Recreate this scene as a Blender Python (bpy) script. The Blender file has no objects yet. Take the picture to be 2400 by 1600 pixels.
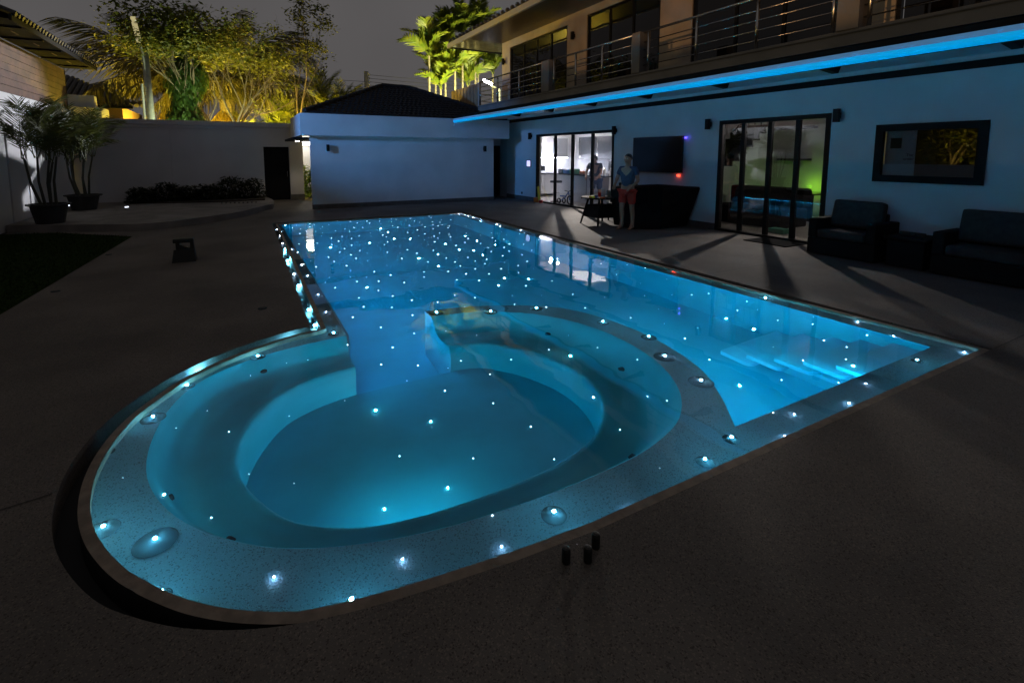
import bpy, bmesh, math, random
from mathutils import Vector, Matrix, Euler
from mathutils.bvhtree import BVHTree
from mathutils.geometry import tessellate_polygon
R = math.radians
PI = math.pi
sc = bpy.context.scene
col = sc.collection
random.seed(7)

# ------------------------------------------------------------------ camera
CH = 1.6
YAW, PIT = R(27.708), R(6.032)
FPX, PPX, PPY = 1130.58, 1155.13, 482.64          # focal length and principal point of the 2400x1600 photograph
cam_d = bpy.data.cameras.new('camera')
cam = bpy.data.objects.new('camera', cam_d)
col.objects.link(cam)
cam.location = (0, 0, CH)
cam.rotation_euler = (R(90) - PIT, 0, -YAW)
cam_d.sensor_width = 36
cam_d.lens = FPX * 36 / 2400
cam_d.shift_x = (1200 - PPX) / 2400
cam_d.shift_y = (PPY - 800) / 2400
cam_d.clip_start = 0.05
cam_d.clip_end = 600
sc.camera = cam

# ------------------------------------------------------------------ night sky
w = bpy.data.worlds.new('World')
sc.world = w
w.use_nodes = True
nt = w.node_tree
nt.nodes.clear()
wo = nt.nodes.new('ShaderNodeOutputWorld')
bg = nt.nodes.new('ShaderNodeBackground')
tc = nt.nodes.new('ShaderNodeTexCoord')
nz = nt.nodes.new('ShaderNodeTexNoise')
nz.inputs['Scale'].default_value = 1.6
nz.inputs['Detail'].default_value = 4
rp = nt.nodes.new('ShaderNodeValToRGB')
rp.color_ramp.elements[0].position = 0.3
rp.color_ramp.elements[0].color = (0.074, 0.069, 0.070, 1)
rp.color_ramp.elements[1].position = 0.75
rp.color_ramp.elements[1].color = (0.108, 0.102, 0.102, 1)
nt.links.new(tc.outputs['Generated'], nz.inputs['Vector'])
nt.links.new(nz.outputs['Fac'], rp.inputs['Fac'])
nt.links.new(rp.outputs['Color'], bg.inputs['Color'])
bg.inputs['Strength'].default_value = 1.0
nt.links.new(bg.outputs[0], wo.inputs[0])

sc.view_settings.view_transform = 'Standard'
sc.view_settings.look = 'None'
sc.view_settings.exposure = 0
sc.view_settings.gamma = 1
sc.view_settings.use_curve_mapping = False
sc.render.engine = 'CYCLES'
cy = sc.cycles
cy.use_denoising = True
try:
    cy.denoiser = 'OPENIMAGEDENOISE'
    cy.denoising_input_passes = 'RGB_ALBEDO_NORMAL'
    cy.denoising_prefilter = 'ACCURATE'
except Exception:
    pass
cy.sample_clamp_indirect = 25
cy.blur_glossy = 0.5
cy.max_bounces = 8
cy.diffuse_bounces = 3
cy.glossy_bounces = 4
cy.transmission_bounces = 6
cy.transparent_max_bounces = 12
cy.caustics_refractive = True
cy.caustics_reflective = False
cy.use_light_tree = True

# ------------------------------------------------------------------ from the photograph to the place
_F = Vector((math.sin(YAW) * math.cos(PIT), math.cos(YAW) * math.cos(PIT), -math.sin(PIT)))
_Rt = Vector((math.cos(YAW), -math.sin(YAW), 0))
_U = _Rt.cross(_F)
CAM = Vector((0, 0, CH))
WZ = -0.02                                          # water level
def ray(x, y):
    return (_F * FPX + _Rt * (x - PPX) - _U * (y - PPY)).normalized()
def az(x, y, z=0.0):
    d = ray(x, y); return CAM + d * ((z - CH) / d.z)
def ax(x, y, X):
    d = ray(x, y); return CAM + d * (X / d.x)
def ay(x, y, Y):
    d = ray(x, y); return CAM + d * (Y / d.y)
def under(x, y):
    p = az(x, y, WZ); d = ray(x, y); n = 1 / 1.333; c = -d.z
    t = n * d + (n * c - math.sqrt(1 - n * n * (1 - c * c))) * Vector((0, 0, 1))
    return p, t.normalized()

# ------------------------------------------------------------------ materials
MATS = {}
def mat(name, color, rough=0.6, metal=0.0, var=0.0, vscale=6.0, bump=0.0, bscale=60.0, spec=0.5, trans=0.0,
        color2=None, vdetail=4.0):
    m = bpy.data.materials.new(name)
    m.use_nodes = True
    n = m.node_tree
    p = n.nodes['Principled BSDF']
    p.inputs['Base Color'].default_value = (*color, 1)
    p.inputs['Roughness'].default_value = rough
    p.inputs['Metallic'].default_value = metal
    p.inputs['Specular IOR Level'].default_value = spec
    if var > 0 or color2:
        t = n.nodes.new('ShaderNodeTexCoord')
        a = n.nodes.new('ShaderNodeTexNoise')
        a.inputs['Scale'].default_value = vscale
        a.inputs['Detail'].default_value = vdetail
        r = n.nodes.new('ShaderNodeValToRGB')
        c2 = color2 if color2 else tuple(min(1, c * (1 + var)) for c in color)
        c1 = color if color2 else tuple(c * (1 - var) for c in color)
        r.color_ramp.elements[0].position = 0.36
        r.color_ramp.elements[1].position = 0.64
        r.color_ramp.elements[0].color = (*c1, 1)
        r.color_ramp.elements[1].color = (*c2, 1)
        n.links.new(t.outputs['Object'], a.inputs['Vector'])
        n.links.new(a.outputs['Fac'], r.inputs['Fac'])
        n.links.new(r.outputs['Color'], p.inputs['Base Color'])
    if bump > 0:
        t = n.nodes.new('ShaderNodeTexCoord')
        b = n.nodes.new('ShaderNodeTexNoise')
        b.inputs['Scale'].default_value = bscale
        b.inputs['Detail'].default_value = 5
        bb = n.nodes.new('ShaderNodeBump')
        bb.inputs['Strength'].default_value = bump
        bb.inputs['Distance'].default_value = 0.01
        n.links.new(t.outputs['Object'], b.inputs['Vector'])
        n.links.new(b.outputs['Fac'], bb.inputs['Height'])
        n.links.new(bb.outputs['Normal'], p.inputs['Normal'])
    MATS[name] = m
    return m
def emit(name, color, strength):
    m = bpy.data.materials.new(name)
    m.use_nodes = True
    n = m.node_tree
    p = n.nodes['Principled BSDF']
    p.inputs['Base Color'].default_value = (*[min(.8, c) for c in color], 1)
    p.inputs['Emission Color'].default_value = (*color, 1)
    p.inputs['Emission Strength'].default_value = strength
    MATS[name] = m
    return m
def leaf(name, c1, c2, tr=0.35):
    m = bpy.data.materials.new(name)
    m.use_nodes = True
    n = m.node_tree
    n.nodes.clear()
    o = n.nodes.new('ShaderNodeOutputMaterial')
    d = n.nodes.new('ShaderNodeBsdfPrincipled')
    d.inputs['Roughness'].default_value = 0.5
    tl = n.nodes.new('ShaderNodeBsdfTranslucent')
    mx = n.nodes.new('ShaderNodeMixShader')
    mx.inputs[0].default_value = tr
    t = n.nodes.new('ShaderNodeTexCoord')
    a = n.nodes.new('ShaderNodeTexNoise')
    a.inputs['Scale'].default_value = 3.0
    r = n.nodes.new('ShaderNodeValToRGB')
    r.color_ramp.elements[0].position = 0.35
    r.color_ramp.elements[1].position = 0.65
    r.color_ramp.elements[0].color = (*c1, 1)
    r.color_ramp.elements[1].color = (*c2, 1)
    n.links.new(t.outputs['Object'], a.inputs['Vector'])
    n.links.new(a.outputs['Fac'], r.inputs['Fac'])
    n.links.new(r.outputs['Color'], d.inputs['Base Color'])
    n.links.new(r.outputs['Color'], tl.inputs['Color'])
    n.links.new(d.outputs[0], mx.inputs[1])
    n.links.new(tl.outputs[0], mx.inputs[2])
    n.links.new(mx.outputs[0], o.inputs[0])
    MATS[name] = m
    return m
def pane_mat(name, tint, refl=0.06):
    m = bpy.data.materials.new(name)
    m.use_nodes = True
    n = m.node_tree
    n.nodes.clear()
    o = n.nodes.new('ShaderNodeOutputMaterial')
    t = n.nodes.new('ShaderNodeBsdfTransparent')
    t.inputs[0].default_value = (*tint, 1)
    g = n.nodes.new('ShaderNodeBsdfGlossy')
    g.inputs['Roughness'].default_value = 0.0
    g.inputs['Color'].default_value = (0.9, 0.9, 0.9, 1)
    lw = n.nodes.new('ShaderNodeFresnel')
    ge = n.nodes.new('ShaderNodeNewGeometry')
    io = n.nodes.new('ShaderNodeMath'); io.operation = 'MULTIPLY_ADD'     # both faces of the sheet reflect alike
    io.inputs[1].default_value = 1 / 1.5 - 1.5; io.inputs[2].default_value = 1.5
    n.links.new(ge.outputs['Backfacing'], io.inputs[0])
    n.links.new(io.outputs[0], lw.inputs['IOR'])
    mul = n.nodes.new('ShaderNodeMath'); mul.operation = 'MULTIPLY_ADD'
    mul.inputs[1].default_value = 1.3
    mul.inputs[2].default_value = refl
    mul.use_clamp = True
    mx = n.nodes.new('ShaderNodeMixShader')
    n.links.new(lw.outputs[0], mul.inputs[0])
    n.links.new(mul.outputs[0], mx.inputs[0])
    n.links.new(t.outputs[0], mx.inputs[1])
    n.links.new(g.outputs[0], mx.inputs[2])
    n.links.new(mx.outputs[0], o.inputs[0])
    MATS[name] = m
    return m
def water_mat():
    m = bpy.data.materials.new('pool_water')
    m.use_nodes = True
    n = m.node_tree
    n.nodes.clear()
    o = n.nodes.new('ShaderNodeOutputMaterial')
    g = n.nodes.new('ShaderNodeBsdfGlass')
    g.inputs['IOR'].default_value = 1.333
    g.inputs['Roughness'].default_value = 0.0
    t = n.nodes.new('ShaderNodeTexCoord')
    b = n.nodes.new('ShaderNodeTexNoise')
    b.inputs['Scale'].default_value = 1.3
    b.inputs['Detail'].default_value = 2
    bb = n.nodes.new('ShaderNodeBump')
    bb.inputs['Strength'].default_value = 0.10
    bb.inputs['Distance'].default_value = 0.05
    n.links.new(t.outputs['Object'], b.inputs['Vector'])
    n.links.new(b.outputs['Fac'], bb.inputs['Height'])
    n.links.new(bb.outputs['Normal'], g.inputs['Normal'])
    n.links.new(g.outputs[0], o.inputs[0])
    return m
def speckle(name, base, dark, light, scale=190.0, rough=0.75, var=0.24):
    m = mat(name, base, rough, var=var, vscale=0.9, bump=0.35, bscale=240)
    n = m.node_tree
    p = n.nodes['Principled BSDF']
    src = p.inputs['Base Color'].links[0].from_socket
    t = n.nodes.new('ShaderNodeTexCoord')
    v = n.nodes.new('ShaderNodeTexVoronoi')
    v.inputs['Scale'].default_value = scale
    sep = n.nodes.new('ShaderNodeSeparateColor')
    r = n.nodes.new('ShaderNodeValToRGB')
    r.color_ramp.interpolation = 'CONSTANT'
    e = r.color_ramp.elements
    e[0].position = 0; e[0].color = (*dark, 1)
    e[1].position = 0.09; e[1].color = (1, 1, 1, 1)
    x = r.color_ramp.elements.new(0.86); x.color = (*light, 1)
    mu = n.nodes.new('ShaderNodeMix'); mu.data_type = 'RGBA'; mu.blend_type = 'MULTIPLY'
    mu.inputs[0].default_value = 1.0
    n.links.new(t.outputs['Object'], v.inputs['Vector'])
    n.links.new(v.outputs['Color'], sep.inputs[0])
    n.links.new(sep.outputs[0], r.inputs['Fac'])
    n.links.new(src, mu.inputs[6])
    n.links.new(r.outputs['Color'], mu.inputs[7])
    n.links.new(mu.outputs[2], p.inputs['Base Color'])
    return m
speckle('deck', (0.114, 0.098, 0.085), (0.45, 0.42, 0.4), (1.5, 1.45, 1.4))
speckle('ledge', (0.115, 0.25, 0.31), (0.5, 0.48, 0.47), (1.15, 1.15, 1.15), scale=210, rough=0.6, var=0.12)
mat('pool_floor', (0.010, 0.47, 0.62), 0.55, var=0.10, vscale=1.1, bump=0.1, bscale=90)
mat('step', (0.14, 0.62, 0.80), 0.5, var=0.08, vscale=2)
mat('spa_plaster', (0.012, 0.41, 0.52), 0.5, var=0.10, vscale=2.0, bump=0.1, bscale=90)
mat('lip', (0.24, 0.19, 0.145), 0.7, var=0.2, vscale=14, bump=0.3)
mat('slot', (0.012, 0.012, 0.013), 0.7)
mat('terrace', (0.20, 0.18, 0.165), 0.8, var=0.2, vscale=2, bump=0.4, bscale=120)
mat('soil', (0.03, 0.024, 0.018), 0.9, var=0.3, vscale=9, bump=0.6)
mat('earth', (0.04, 0.036, 0.03), 0.9, var=0.3, vscale=1)
mat('plaster', (0.60, 0.60, 0.61), 0.7, var=0.06, vscale=1.1, bump=0.12, bscale=130)
mat('grey_plaster', (0.20, 0.195, 0.19), 0.75, var=0.12, vscale=1.6, bump=0.15, bscale=110)
mat('wall_grey', (0.50, 0.485, 0.50), 0.75, var=0.06, vscale=0.9, bump=0.12, bscale=110)
mat('beige_plaster', (0.42, 0.36, 0.29), 0.7, var=0.12, vscale=1.7, bump=0.15, bscale=100)
mat('black_metal', (0.007, 0.007, 0.008), 0.45, 0.0, spec=0.22)
mat('black_trim', (0.006, 0.006, 0.007), 0.6, spec=0.15)
mat('plinth', (0.10, 0.095, 0.09), 0.7, var=0.15)
mat('steel', (0.55, 0.53, 0.50), 0.25, 1.0)
mat('soffit_white', (0.62, 0.63, 0.65), 0.5)
mat('soffit_wood', (0.05, 0.028, 0.018), 0.35, var=0.3, vscale=8)
mat('soffit_panel', (0.28, 0.30, 0.29), 0.12, var=0.2, vscale=2.5)
mat('eave_metal', (0.40, 0.38, 0.35), 0.45)
mat('tile_dark', (0.020, 0.017, 0.016), 0.7, spec=0.2, var=0.35, vscale=12)
mat('tile_grey', (0.055, 0.052, 0.05), 0.6, var=0.3, vscale=12)
mat('wood_clad', (0.10, 0.045, 0.026), 0.6, var=0.35, vscale=3.0, bump=0.3)
mat('slat_wood', (0.30, 0.22, 0.14), 0.6, var=0.2)
mat('dark_glass', (0.006, 0.006, 0.007), 0.02, spec=0.6)
mat('tv_screen', (0.004, 0.005, 0.007), 0.12)
mat('gutter_white', (0.45, 0.52, 0.60), 0.4)
mat('wicker', (0.009, 0.008, 0.008), 0.65, spec=0.18, var=0.4, vscale=60, bump=0.8, bscale=160)
mat('cushion', (0.052, 0.048, 0.047), 0.95, spec=0.1, var=0.15, vscale=14, bump=0.5, bscale=300)
mat('dark_cloth', (0.009, 0.009, 0.010), 0.95, spec=0.08)
mat('pot', (0.016, 0.015, 0.015), 0.6, var=0.2)
mat('plastic_black', (0.010, 0.011, 0.010), 0.45)
mat('bark', (0.16, 0.13, 0.09), 0.85, var=0.3, vscale=7, bump=0.6, bscale=30)
mat('bark_palm', (0.14, 0.12, 0.085), 0.85, var=0.3, vscale=10, bump=0.6, bscale=20)
mat('dark_stem', (0.03, 0.03, 0.018), 0.6)
mat('concrete_pole', (0.34, 0.35, 0.35), 0.8, var=0.12, vscale=9)
mat('wire', (0.01, 0.01, 0.01), 0.6)
mat('kitchen_white', (0.75, 0.75, 0.76), 0.4)
mat('kitchen_grey', (0.30, 0.31, 0.33), 0.35)
mat('soffit_blue', (0.010, 0.015, 0.024), 0.7, spec=0.1)
mat('kitchen_dark', (0.04, 0.043, 0.05), 0.25)
mat('counter_black', (0.015, 0.015, 0.016), 0.15)
mat('floor_tile', (0.42, 0.38, 0.33), 0.3, var=0.08)
mat('room_wall', (0.42, 0.40, 0.39), 0.7)
mat('room_green', (0.26, 0.30, 0.22), 0.7)
mat('stair_dark', (0.008, 0.007, 0.007), 0.8, spec=0.1)
mat('skin', (0.42, 0.24, 0.16), 0.55)
mat('hair', (0.015, 0.012, 0.01), 0.6)
mat('shirt_blue', (0.06, 0.075, 0.12), 0.85, var=0.1, vscale=20)
mat('shorts_red', (0.60, 0.045, 0.025), 0.8, var=0.1, vscale=20)
mat('shirt_dark', (0.03, 0.03, 0.04), 0.85)
mat('shorts_blue', (0.05, 0.07, 0.16), 0.85)
mat('eye_white', (0.7, 0.7, 0.68), 0.3)
mat('lip_skin', (0.32, 0.12, 0.09), 0.5)
mat('red_plastic', (0.55, 0.03, 0.02), 0.4)
mat('yellow_plastic', (0.75, 0.55, 0.03), 0.4)
mat('orange_plastic', (0.70, 0.18, 0.02), 0.4)
mat('blue_plastic', (0.03, 0.12, 0.45), 0.4)
mat('green_plastic', (0.03, 0.25, 0.15), 0.4)
mat('white_plastic', (0.7, 0.7, 0.7), 0.35)
mat('bottle_glass', (0.25, 0.32, 0.30), 0.05, spec=0.8)
mat('ac_white', (0.55, 0.57, 0.57), 0.5)
mat('ledge_white', (0.50, 0.55, 0.57), 0.6)
mat('neigh_wall', (0.20, 0.13, 0.07), 0.8)
mat('grass', (0.016, 0.030, 0.007), 0.95, spec=0.02, var=0.4, vscale=18)
mat('paper', (0.55, 0.54, 0.52), 0.8)
mat('plate_and_ring_shade', (0.03, 0.05, 0.06), 0.9, spec=0.04)  # on the rim discs this dark tone paints the light ring's unlit centre
leaf('palm_leaf', (0.04, 0.052, 0.010), (0.075, 0.085, 0.015))
leaf('oil_palm_leaf', (0.040, 0.042, 0.008), (0.085, 0.072, 0.014))
leaf('dead_leaf', (0.26, 0.19, 0.03), (0.40, 0.29, 0.05), .45)
leaf('yellow_palm', (0.10, 0.15, 0.010), (0.18, 0.19, 0.014), 0.45)
leaf('tree_leaf', (0.085, 0.11, 0.012), (0.16, 0.16, 0.018), 0.5)
leaf('ivy_leaf', (0.03, 0.075, 0.014), (0.06, 0.12, 0.02))
leaf('shrub_leaf', (0.015, 0.022, 0.008), (0.03, 0.035, 0.012))
leaf('bright_bush', (0.10, 0.20, 0.03), (0.20, 0.30, 0.05))
pane_mat('clear_pane', (0.92, 0.93, 0.95), 0.03)
pane_mat('dim_pane', (0.75, 0.76, 0.78), 0.05)
pane_mat('mirror_pane', (0.85, 0.85, 0.85), 0.09)
emit('star_bright', (0.45, 0.80, 1.0), 170)
emit('star', (0.62, 0.85, 1.0), 11)
emit('star_dim', (0.45, 0.78, 1.0), 3.5)
emit('star_violet', (0.50, 0.68, 1.0), 130)
emit('star_flare', (0.30, 0.84, 1.0), 600)
emit('star_white_flare', (0.46, 0.74, 1.0), 5200)
emit('star_rim', (0.16, 0.70, 1.0), 2200)
emit('star_cyan_flare', (0.22, 0.78, 1.0), 5000)
emit('pool_strip', (0.0, 0.46, 0.90), 92)
emit('pool_strip_cyan', (0.0, 0.62, 0.95), 110)
emit('pool_strip_near', (0.0, 0.60, 0.95), 80)
emit('lip_strip', (0.0, 0.52, 0.82), 3.0)
emit('pool_strip_low', (0.0, 0.48, 0.92), 9)
emit('spa_strip', (0.0, 0.72, 1.0), 520)
emit('gutter_glow', (0.0, 0.35, 0.76), 0.72)
emit('gutter_painted_glow', (0.10, 0.27, 0.52), 0.42)
emit('gutter_strip', (0.04, 0.40, 0.92), 13)
emit('wall_strip', (0.06, 0.36, 0.76), 1.5)
emit('fascia_strip', (0.0, 0.36, 0.80), 1.5)
emit('kitchen_strip', (0.86, 0.87, 1.0), 130)
emit('kitchen_panel', (1.0, 0.95, 0.90), 3)
emit('screen_glow', (0.62, 0.60, 1.0), 1.2)
emit('led_blue', (0.12, 0.08, 1.0), 4)
emit('led_red', (1.0, 0.08, 0.04), 3)
emit('green_led', (0.10, 1.0, 0.04), 8)
emit('yellow_led', (0.55, 0.9, 0.02), 6)
emit('street_white', (0.85, 0.88, 1.0), 40)
emit('sodium', (1.0, 0.84, 0.42), 0.38)
emit('ground_glow', (0.75, 0.82, 1.0), 2.0)
emit('corridor_lamp', (1.0, 0.96, 0.85), 10)

# ------------------------------------------------------------------ building helpers
def wloc(o):
    v = Vector((0, 0, 0))
    while o is not None:
        v += o.location; o = o.parent
    return v
class MB:
    def __init__(s):
        s.v = []; s.f = []
    def add(s, vs, fs):
        b = len(s.v)
        s.v += [Vector(v) for v in vs]
        s.f += [tuple(i + b for i in f) for f in fs]
        return s
    def box(s, x0, x1, y0, y1, z0, z1, M=None, bev=0.0):
        if bev > 0:
            bm = bmesh.new()
            bmesh.ops.create_cube(bm, size=1)
            for v in bm.verts:
                v.co = Vector(((x0 + x1) / 2 + v.co.x * (x1 - x0), (y0 + y1) / 2 + v.co.y * (y1 - y0), (z0 + z1) / 2 + v.co.z * (z1 - z0)))
            bmesh.ops.bevel(bm, geom=bm.edges[:], offset=bev, segments=2, profile=0.6, affect='EDGES')
            bm.verts.index_update()
            vs = [v.co.copy() for v in bm.verts]; fs = [tuple(v.index for v in f.verts) for f in bm.faces]
            bm.free()
        else:
            vs = [Vector(p) for p in ((x0, y0, z0), (x1, y0, z0), (x1, y1, z0), (x0, y1, z0), (x0, y0, z1), (x1, y0, z1), (x1, y1, z1), (x0, y1, z1))]
            fs = [(3, 2, 1, 0), (4, 5, 6, 7), (0, 1, 5, 4), (1, 2, 6, 5), (2, 3, 7, 6), (3, 0, 4, 7)]
        if M is not None: vs = [M @ v for v in vs]
        return s.add(vs, fs)
    def tube(s, pts, r, n=8, cap=True):
        pts = [Vector(p) for p in pts]
        rs = r if isinstance(r, (list, tuple)) else [r] * len(pts)
        vs = []; fs = []
        up = Vector((0, 0, 1))
        a = None
        for i, p in enumerate(pts):
            t = (pts[min(i + 1, len(pts) - 1)] - pts[max(i - 1, 0)]).normalized()
            if a is None:
                a = t.cross(up if abs(t.z) < .9 else Vector((1, 0, 0))).normalized()
            else:
                a = (a - t * a.dot(t)).normalized()
            b = t.cross(a)
            for k in range(n):
                g = 2 * PI * k / n
                vs.append(p + (a * math.cos(g) + b * math.sin(g)) * rs[i])
        for i in range(len(pts) - 1):
            for k in range(n):
                fs.append((i * n + k, i * n + (k + 1) % n, (i + 1) * n + (k + 1) % n, (i + 1) * n + k))
        if cap:
            fs.append(tuple(range(n))[::-1]); fs.append(tuple((len(pts) - 1) * n + k for k in range(n)))
        return s.add(vs, fs)
    def lathe(s, c, prof, n=20, sx=1, sy=1):
        c = Vector(c); vs = []; fs = []
        for r, z in prof:
            for k in range(n):
                g = 2 * PI * k / n
                vs.append(c + Vector((r * sx * math.cos(g), r * sy * math.sin(g), z)))
        for i in range(len(prof) - 1):
            for k in range(n):
                fs.append((i * n + k, i * n + (k + 1) % n, (i + 1) * n + (k + 1) % n, (i + 1) * n + k))
        fs.append(tuple(range(n))[::-1]); fs.append(tuple((len(prof) - 1) * n + k for k in range(n)))
        return s.add(vs, fs)
    def prism(s, poly, z0, z1):
        n = len(poly)
        vs = [(p[0], p[1], z0) for p in poly] + [(p[0], p[1], z1) for p in poly]
        fs = [tuple(range(n))[::-1], tuple(range(n, 2 * n))]
        fs += [(i, (i + 1) % n, n + (i + 1) % n, n + i) for i in range(n)]
        return s.add(vs, fs)
    def ico(s, c, r, sub=1):
        bm = bmesh.new()
        bmesh.ops.create_icosphere(bm, subdivisions=sub, radius=r)
        bm.verts.index_update()
        c = Vector(c)
        s.add([v.co + c for v in bm.verts], [tuple(v.index for v in f.verts) for f in bm.faces])
        bm.free(); return s
    def quad(s, a, b, c, d):
        return s.add([a, b, c, d], [(0, 1, 2, 3)])
    def build(s, name, m, parent=None, smooth=False, loc=None, fix=False):
        me = bpy.data.meshes.new(name)
        org = wloc(parent) if parent is not None else Vector((0, 0, 0))
        l = Vector(loc) if loc is not None else Vector((0, 0, 0))
        me.from_pydata([v - org for v in s.v], [], s.f)     # with loc given the vertices are already local
        me.update()
        if fix:
            bm = bmesh.new(); bm.from_mesh(me)
            bmesh.ops.recalc_face_normals(bm, faces=bm.faces[:])
            bm.to_mesh(me); bm.free()
        me.materials.append(MATS[m] if isinstance(m, str) else m)
        if smooth:
            me.polygons.foreach_set('use_smooth', [True] * len(me.polygons))
        o = bpy.data.objects.new(name, me)
        o.location = l
        if parent is not None: o.parent = parent
        col.objects.link(o)
        return o
def tag(o, label=None, cat=None, group=None, kind=None):
    if label: o['label'] = label
    if cat: o['category'] = cat
    if group: o['group'] = group
    if kind: o['kind'] = kind
    return o
def empty(name, loc, label, cat, group=None, rz=0):
    o = bpy.data.objects.new(name, None)
    o.location = loc; o.rotation_euler = (0, 0, rz)
    o.empty_display_size = 0.1
    col.objects.link(o)
    return tag(o, label, cat, group)
def copy_tree(o, parent=None):
    c = o.copy(); col.objects.link(c); c.parent = parent
    for ch in list(o.children): copy_tree(ch, c)
    return c
def struct(name, mb, m, parent=None, **k):
    o = mb.build(name, m, parent, **k)
    if parent is None: o['kind'] = 'structure'
    return o
def lamp(name, loc, color, power, size=0.1, parent=None, spot=None, aim=None, blend=0.3):
    d = bpy.data.lights.new(name, 'SPOT' if spot else 'POINT')
    d.energy = power; d.color = color; d.shadow_soft_size = size
    o = bpy.data.objects.new(name, d)
    if spot:
        d.spot_size = spot; d.spot_blend = blend
        o.rotation_euler = (Vector(aim) - Vector(loc)).to_track_quat('-Z', 'Y').to_euler()
    o.location = Vector(loc) - (wloc(parent) if parent is not None else Vector((0, 0, 0)))
    if parent is not None: o.parent = parent
    col.objects.link(o)
    return o

# ------------------------------------------------------------------ pool outline
def smooth_curve(pts, n):
    P = [Vector((p[0], p[1])) for p in pts]
    out = []
    for i in range(len(P) - 1):
        p0 = P[max(i - 1, 0)]; p1 = P[i]; p2 = P[i + 1]; p3 = P[min(i + 2, len(P) - 1)]
        for k in range(n):
            t = k / n
            out.append(0.5 * ((2 * p1) + (p2 - p0) * t + (2 * p0 - 5 * p1 + 4 * p2 - p3) * t * t + (3 * p1 - p0 - 3 * p2 + p3) * t ** 3))
    out.append(P[-1])
    return out
def resample(pts, n):
    d = [0]
    for a, b in zip(pts, pts[1:]): d.append(d[-1] + (b - a).length)
    out = []; j = 0
    for i in range(n):
        s = d[-1] * i / (n - 1)
        while j < len(d) - 2 and d[j + 1] < s: j += 1
        t = (s - d[j]) / max(1e-9, d[j + 1] - d[j])
        out.append(pts[j].lerp(pts[j + 1], min(1, t)))
    return out
arc = smooth_curve([(0.52, 4.68), (0.30, 4.62), (0.08, 4.52), (-0.22, 4.33), (-0.48, 4.08), (-0.65, 3.82), (-0.77, 3.56), (-0.835, 3.28),
                    (-0.85, 2.98), (-0.815, 2.69), (-0.745, 2.45), (-0.645, 2.24), (-0.52, 2.05), (-0.38, 1.91), (-0.24, 1.80),
                    (-0.06, 1.70), (0.15, 1.625), (0.45, 1.565), (0.92, 1.51)], 5)
front = [Vector((x, 1.485)) for x in (1.3, 1.9, 2.6, 3.4, 4.2, 4.9)]
OUT = [Vector((0.63, 12.42)), Vector((0.60, 10.2)), Vector((0.57, 8.2)), Vector((0.545, 6.4)), Vector((0.53, 5.2))] + arc + front + [Vector((5.47, 1.485)), Vector((5.5, 4)), Vector((5.52, 7)), Vector((5.54, 10)), Vector((5.56, 12.36))]
def slot_width(p):
    if p.y > 12.3: return 0.07
    if p.x > 5.4 and p.y > 1.6: return 0.095
    if p.y < 2.0 and p.x > -0.5:
        t = min(1, max(0, (p.x + 0.5) / 0.6))
        return 0.085 * (1 - t) + 0.012 * t
    return 0.085
def inset(poly, ws):
    n = len(poly); out = []
    for i, p in enumerate(poly):
        a = poly[i - 1]; c = poly[(i + 1) % n]
        t1 = (p - a).normalized(); t2 = (c - p).normalized()
        n1 = Vector((-t1.y, t1.x)); n2 = Vector((-t2.y, t2.x))
        m = (n1 + n2).normalized()
        k = max(0.5, m.dot(n1))
        wd = ws(p) if callable(ws) else ws
        out.append(p + m * wd / k)
    return out
LIP0 = inset(OUT, slot_width)                       # outer edge of the rim lip
LIP1 = inset(LIP0, 0.045)                           # water meets the lip here
def v3(p, z): return Vector((p[0], p[1], z))
def strip(mb, A, za, B, zb, close=True):
    n = len(A)
    r = range(n if close else n - 1)
    return mb.add([v3(p, za) for p in A] + [v3(p, zb) for p in B], [(i, (i + 1) % n, n + (i + 1) % n, n + i) for i in r])
def ring_fill(mb, outer, holes, z):
    loops = [[v3(p, z) for p in outer]] + [[v3(p, z) for p in h] for h in holes]
    allv = [v for l in loops for v in l]
    tris = tessellate_polygon(loops)
    fs = []
    for t in tris:
        a, b, c = (allv[i] for i in t)
        fs.append(tuple(t) if (b - a).cross(c - a).z > 0 else tuple(t)[::-1])
    return mb.add(allv, fs)

# ------------------------------------------------------------------ ground, deck, lawn, terrace
g = MB(); ring_fill(g, [(-90, -60), (110, -60), (110, 160), (-90, 160)], [[(-1.1, 1.2), (5.8, 1.2), (5.8, 12.7), (-1.1, 12.7)]], -0.06)
struct('ground', g, 'earth')
d = MB()
ring_fill(d, [(-2.05, -3), (9.02, -3), (9.02, 16.2), (6.0, 24), (-4.3, 24), (-4.3, 13.0), (-3.4, 12.9), (-1.92, 11.65), (-2.2, 6.5), (-2.35, 3.0)], [OUT], 0.0)
strip(d, OUT, 0.0, OUT, -0.22)
deck = struct('pool_deck', d, 'deck')
# saw-cut joints in the deck
jm = MB()
def joint(a, b, wd=0.007):
    a = Vector(a); b = Vector(b); t = (b - a).normalized(); nn = Vector((-t.y, t.x)) * wd / 2
    jm.quad(v3(a - nn, .004), v3(b - nn, .004), v3(b + nn, .004), v3(a + nn, .004))
joint((-2.33, 2.62), (-0.86, 2.86)); joint((-2.1, 8.0), (0.56, 8.02)); joint((5.53, 8.4), (8.95, 8.4)); joint((5.5, 4.3), (8.2, 4.3)); joint((5.56, 12.42), (8.95, 12.5))
joint((5.5, 1.48), (8.9, 1.48))
jo = jm.build('expansion_joint', 'slot', deck)
ln = MB(); ln.add([v3(p, 0.004) for p in [(-6, -6), (-2.9, -6), (-2.34, 3.0), (-2.2, 6.5), (-1.93, 11.6), (-3.4, 12.9), (-4.3, 13.1), (-6, 13.1)]], [tuple(range(8))])
struct('lawn', ln, 'grass')
gb = MB()
rg = random.Random(3)
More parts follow.
